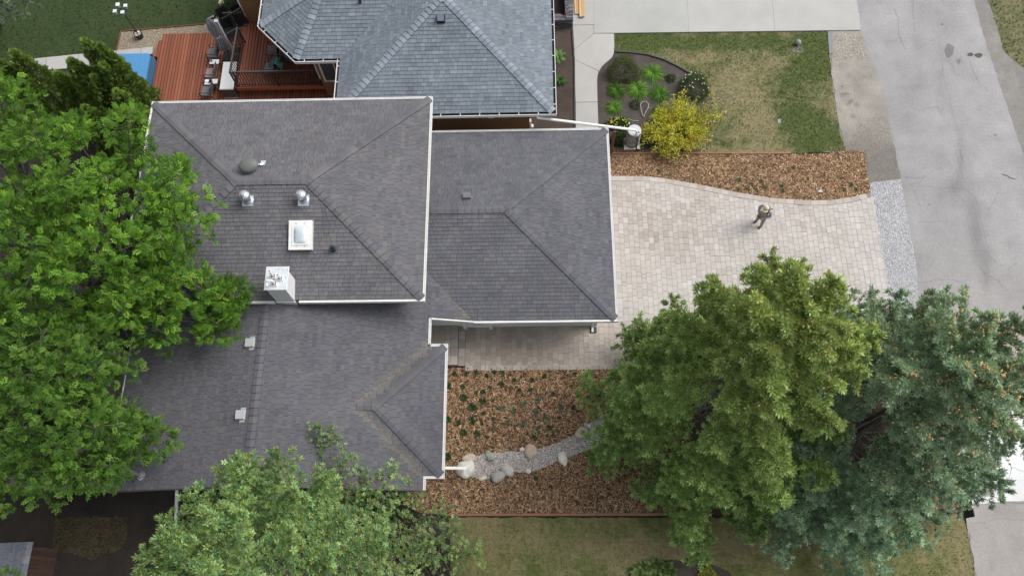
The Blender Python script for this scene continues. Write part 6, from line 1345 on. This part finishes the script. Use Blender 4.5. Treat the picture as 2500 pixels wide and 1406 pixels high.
LO = [(-60, 790), (40, 800), (130, 845), (250, 860), (318, 850), (325, 910), (290, 950), (300, 1000), (360, 960), (395, 1010), (400, 1080), (330, 1100), (290, 1120), (240, 1150), (180, 1205), (110, 1190), (40, 1170), (0, 1215), (-60, 1230)]
LOX = [(*G(x, y, z), .62) for x, y, z in ((35, 1015, 7.4), (95, 1045, 7.3), (15, 1065, 7.0), (70, 1085, 7.1), (60, 985, 7.6))]
leafy('ash_tree', G(110, 1090), LOX+clumps(LO, 58, dome(120, 960, 420, 330, 5.2, 8.0), .60, 5, ((0, 1), (1.3, .6), (2.4, .3))), [(.075, .165, .020), (.056, .130, .017), (.105, .205, .028), (.042, .098, .015), (.135, .240, .038)], 'darker green leafy tree over the wooden deck at lower left', 22, n_per=120, leaf=.225, forks=7)
leafy('small_tree', G(-20, 1420), clumps([(-120, 1330), (30, 1370), (60, 1406), (70, 1480), (-120, 1500)], 8, lambda x, y: 3.4, .5, 9), ASH, 'low leafy branches hanging over the small shed roof', 23, n_per=50, leaf=.22, forks=3)
leafy('willow_tree', G(-10, 60), clumps([(-150, -120), (70, -80), (75, 20), (40, 50), (-30, 60), (-150, 80)], 16, lambda x, y: 4.5, .55, 10), [(.12, .16, .10), (.15, .19, .12), (.09, .13, .075)], 'grey green tree in the top left corner of the lawn', 24, n_per=60, leaf=.24, forks=4)

# cedars: flame-shaped columns of vertical sprays
FAN_V, FAN_F = [], []
for _k in range(5):
    a = (_k-2)*.42; o = len(FAN_V); d = np.array([math.sin(a), 0, math.cos(a)]); p = np.array([d[2], 0, -d[0]])*.13
    FAN_V += [(0, 0, 0), tuple(d*.55+p+[0, .04, 0]), tuple(d*(1.0-.12*abs(_k-2))), tuple(d*.55-p-[0, .04, 0])]; FAN_F += [(o, o+1, o+2), (o, o+2, o+3)]
FAN_V, FAN_F = leafset(FAN_V, FAN_F)
def cedar(top, h, R, label, seed, n=1900):
    rs = np.random.RandomState(seed); tp = np.array(G(top[0], top[1], h)); base = np.array([tp[0], tp[1], 0.0]); t = thing('cedar', base, label, 'cedar tree', 'columnar cedars in a hedge row')
    mb = MB(); mb.tube([base, base+[0, 0, h*.5], base+[0, 0, h*.92]], [.09, .06, .02], 7); mb.build('trunk', M['bark'], t)
    u = rs.rand(n)**.75; z = h*(.02+.97*u); prof = R*1.35*(1-u)**.72*np.minimum(1, .55+u*1.6); a = rs.uniform(0, 6.28, n); lump = 1+.20*np.sin(a*4+z*2.3+seed)+.13*np.sin(a*7-z*4.1)
    r = prof*lump*rs.uniform(.62, 1.04, n); P = base+np.stack([r*np.cos(a), r*np.sin(a), z], 1)
    D = np.stack([np.cos(a)*.8, np.sin(a)*.8, np.full(n, .9)], 1)+rs.normal(0, .30, (n, 3)); U = np.stack([np.cos(a)*.7, np.sin(a)*.7, np.full(n, .9)], 1)+rs.normal(0, .4, (n, 3))
    cols = np.array([(.150, .225, .045), (.122, .188, .038), (.185, .270, .055), (.095, .150, .032)])[rs.randint(0, 4, n)]*rs.uniform(.75, 1.25, (n, 1))*(1+.5*(u > .93))[:, None]
    V, F, T = inst(FAN_V, FAN_F, P, frames_up(D, U), rs.uniform(.11, .22, n), cols); build_np(V, F, T, 'crown', M['leaf'], t)
for k, (x, y, h, R, lab) in enumerate(((203, 97, 6.4, .80, 'tallest cedar with its pointed tip over the concrete path'), (240, 108, 6.2, .65, 'cedar close behind the tallest one near the blue cover'), (247, 153, 5.6, .62, 'cedar directly in front of the blue hot tub cover'), (228, 186, 5.0, .80, 'shorter cedar in front of the tall pair'), (170, 146, 5.4, .85, 'middle cedar with a thick tip left of the tall pair'), (135, 178, 4.4, .75, 'low cedar half covered by ash leaves'), (28, 126, 5.4, .85, 'separate cedar standing at the left along the path'), (-2, 150, 4.8, .80, 'leftmost cedar cut off by the picture edge'), (282, 222, 5.0, .66, 'cedar nearest the white roof corner'), (318, 275, 4.6, .66, 'cedar squeezed against the left roof edge'), (205, 262, 4.4, .72, 'low cedar behind the bright ash leaves, below the shorter one'), (262, 300, 4.2, .70, 'lowest cedar deep between ash crown and house roof'))):
    cedar((x, y), h, R, lab, 400+k)

# ------------------------------------------------------------------ the person on the driveway
def skin_obj(name, verts, edges, radii, m, parent, root=0, sub=2, tone=(1, 1, 1)):
    org = ORG[parent.name]; me = bpy.data.meshes.new(name); me.from_pydata([tuple(np.array(v)-org) for v in verts], edges, [])
    o = bpy.data.objects.new(name, me); COL.objects.link(o); o.parent = parent; ORG[o.name] = org
    sm = o.modifiers.new('skin', 'SKIN'); sm.use_smooth_shade = True
    lay = me.skin_vertices[0] if me.skin_vertices else None
    if lay is None:
        return o
    for i, r in enumerate(radii): lay.data[i].radius = (r, r) if not hasattr(r, '__len__') else r; lay.data[i].use_root = (i == root)
    ss = o.modifiers.new('sub', 'SUBSURF'); ss.levels = sub; ss.render_levels = sub; me.materials.append(m); return o
def skin_mesh(name, verts, edges, radii, m, parent, root=0, sub=2):
    """grow a skinned surface and freeze it into a mesh carrying the tone layer"""
    import bmesh
    me = bpy.data.meshes.new('tmp'); bm = bmesh.new(); sl = bm.verts.layers.skin.verify(); vs = [bm.verts.new(v) for v in verts]
    for i, v in enumerate(vs): r = radii[i]; v[sl].radius = (r, r) if not hasattr(r, '__len__') else r; v[sl].use_root = (i == root)
    for a, b in edges: bm.edges.new((vs[a], vs[b]))
    bm.to_mesh(me); bm.free(); o = bpy.data.objects.new('tmp', me); COL.objects.link(o)
    o.modifiers.new('skin', 'SKIN'); s = o.modifiers.new('sub', 'SUBSURF'); s.levels = sub; s.render_levels = sub
    dg = bpy.context.evaluated_depsgraph_get(); ev = o.evaluated_get(dg); em = ev.to_mesh(); V = np.array([v.co[:] for v in em.vertices]); F = [tuple(p.vertices) for p in em.polygons]; ev.to_mesh_clear(); bpy.data.objects.remove(o)
    mb = MB(); mb.mesh_(V, F); return mb.build(name, m, parent, smooth=True)
pb = G(1852, 545.5); FWD = np.array(G(1800, 590))-np.array(G(1850, 545)); FWD[2] = 0; FWD /= np.linalg.norm(FWD); RGT = np.array([FWD[1], -FWD[0], 0])
ps = thing('person', pb, 'person in grey jacket, trousers and beige cap looking down at a controller', 'person')
def B_(r, f, z): return pb+RGT*r+FWD*f+np.array([0, 0, z])
def mats(c, r=.9): return mat('person_cloth_%d' % (len(bpy.data.materials)), c, rough=r, noise=.10, nscale=45)
C_J, C_T, C_S, C_C, C_H = mats((.34, .345, .365)), mats((.27, .27, .245)), mats((.115, .105, .097)), mats((.58, .49, .35)), mats((.05, .028, .018))
# body: one continuous skinned surface (head, neck, torso, arms, legs), clothes grown a little larger over it
bv = [(0, 0, .90), (0, 0, 1.08), (0, .01, 1.28), (0, .03, 1.40), (0, .08, 1.47), (0, .13, 1.58),
      (.17, .0, 1.36), (.27, .03, 1.12), (.13, .26, 1.05), (-.17, .0, 1.36), (-.27, .03, 1.12), (-.13, .26, 1.05),
      (.10, .0, .84), (.12, .03, .47), (.13, .0, .08), (.14, .12, .04), (-.10, 0, .84), (-.13, .06, .47), (-.16, .06, .08), (-.18, .18, .04)]
be = [(0, 1), (1, 2), (2, 3), (3, 4), (4, 5), (3, 6), (6, 7), (7, 8), (3, 9), (9, 10), (10, 11), (0, 12), (12, 13), (13, 14), (14, 15), (0, 16), (16, 17), (17, 18), (18, 19)]
brd = [.13, .125, .14, .12, .055, .095, .065, .048, .032, .065, .048, .032, .085, .06, .042, .038, .085, .06, .042, .038]
W_ = lambda L: [tuple(B_(*p)) for p in L]
skin_mesh('body', W_(bv), be, brd, M['skin'], ps)
jv = [(0, 0, .84), (0, 0, 1.04), (0, .01, 1.26), (0, .03, 1.39), (.19, .0, 1.36), (.29, .02, 1.12), (.17, .21, 1.06), (-.19, .0, 1.36), (-.29, .02, 1.12), (-.17, .21, 1.06)]
skin_mesh('jacket', W_(jv), [(0, 1), (1, 2), (2, 3), (3, 4), (4, 5), (5, 6), (3, 7), (7, 8), (8, 9)], [(.17, .14), (.165, .14), (.175, .15), (.13, .11), .085, .072, .055, .085, .072, .055], C_J, ps)
tv_ = [(0, 0, .88), (.10, .0, .80), (.125, .035, .47), (.13, .0, .11), (-.10, .0, .80), (-.135, .065, .47), (-.16, .06, .11)]
skin_mesh('trousers', W_(tv_), [(0, 1), (1, 2), (2, 3), (0, 4), (4, 5), (5, 6)], [(.15, .125), .10, .078, .062, .10, .078, .062], C_T, ps)
for r, f in ((.13, .0), (-.165, .06)): skin_mesh('shoe', W_([(r, f-.07, .05), (r, f+.05, .055), (r*1.08, f+.19, .045)]), [(0, 1), (1, 2)], [.050, .055, .048], C_S, ps, sub=1)
# cap with brim, hair tail, face
h = B_(0, .14, 1.61); mb = MB(); mb.lathe([(.108, -.02), (.112, .02), (.10, .07), (.065, .108), (.02, .12)], h, 16, axis=FWD*.30+np.array([0, 0, 1])); cap_ = mb.build('cap', C_C, ps, smooth=True)
mb = MB(); vs = []
for i in range(9): t = math.radians(-70+140*i/8); d = FWD*math.cos(t)+RGT*math.sin(t); vs += [h+d*.105-[0, 0, .005], h+d*(.105+.085*math.cos(t)**.5)-[0, 0, .045]]
mb.mesh_(vs+[tuple(np.array(v)-[0, 0, .008]) for v in vs], [(2*i, 2*i+1, 2*i+3, 2*i+2) for i in range(8)]+[(18+2*i, 18+2*i+2, 18+2*i+3, 18+2*i+1) for i in range(8)]+[(2*i+1, 18+2*i+1, 18+2*i+3, 2*i+3) for i in range(8)]); mb.build('brim', C_C, cap_)
mb = MB(); mb.blob(h-FWD*.06-[0, 0, .03], .095, .095, .10, 12, 8, .06, (1, 1, 1)); mb.tube([h-FWD*.11-[0, 0, .02], h-FWD*.16-RGT*.05-[0, 0, .10], h-FWD*.14-RGT*.08-[0, 0, .25]], [.04, .045, .015], 8); mb.build('hair', C_H, ps, smooth=True)
fc = h+FWD*.085-[0, 0, .07]; mb = MB(); mb.blob(fc+FWD*.028-[0, 0, .01], .014, .014, .022, 8, 6, 0); mb.blob(fc+RGT*.098-FWD*.07, .015, .025, .03, 8, 6, 0); mb.blob(fc-RGT*.098-FWD*.07, .015, .025, .03, 8, 6, 0); mb.build('nose_and_ears', M['skin'], ps, smooth=True)
mb = MB(); mb.blob(fc+RGT*.035+FWD*.012+[0, 0, .018], .012, .012, .008, 6, 5, 0); mb.blob(fc-RGT*.035+FWD*.012+[0, 0, .018], .012, .012, .008, 6, 5, 0); mb.blob(fc+FWD*.012-[0, 0, .05], .025, .012, .006, 6, 5, 0, (3, 1, 1)); mb.build('eyes_and_mouth', M['dark'], ps)
# hands with five fingers each, closed on the controller
for sg in (1, -1):
    w = B_(sg*.135, .255, 1.05); k_ = B_(sg*.10, .325, 1.045); hv = [w, (w+k_)/2, k_]; he = [(0, 1), (1, 2)]; hr = [.026, .034, .030]
    for j, (ln, dx) in enumerate(((.068, .030), (.078, .010), (.073, -.010), (.058, -.030))):
        b0 = k_+np.array([0, 0, -.005])+FWD*(-.01)*abs(j-1)+RGT*sg*dx*.9; m1 = b0+FWD*ln*.5+np.array([0, 0, -.012]); m2 = m1-RGT*sg*ln*.40+np.array([0, 0, -.022]); i0 = len(hv); hv += [b0, m1, m2]; he += [(2, i0), (i0, i0+1), (i0+1, i0+2)]; hr += [.011, .010, .008]
    i0 = len(hv); th = (w+k_)/2-RGT*sg*.035+np.array([0, 0, .012]); hv += [th, th+FWD*.04-RGT*sg*.02+np.array([0, 0, .010])]; he += [(1, i0), (i0, i0+1)]; hr += [.013, .009]
    skin_mesh('hand', [tuple(v) for v in hv], he, hr, M['skin'], ps, sub=1)
mb = MB(); mb.tube([B_(-.17, -.13, 1.42), B_(-.10, .02, 1.475), B_(-.16, .15, 1.30), B_(-.22, .16, 1.05)], .022, 6); mb.build('shoulder_strap', M['blackplastic'], ps)
ct = thing('remote_controller', B_(0, .35, 1.04), 'small dark remote controller held in both hands by the person', 'controller')
mb = MB(); mb.obox(B_(0, .345, 1.045), RGT*.085, FWD*.045, (0, 0, .018)); mb.build('shell', M['blackplastic'], ct); mb = MB(); mb.obox(B_(0, .375, 1.075), RGT*.075, FWD*.035+np.array([0, 0, .02]), (0, -.0, .004)); mb.build('screen', M['glass'], ct)
mb = MB()
for sg in (1, -1): mb.tube([B_(sg*.05, .33, 1.06), B_(sg*.05, .33, 1.08)], .008, 6)
mb.build('stick', M['greymetal'], ct)
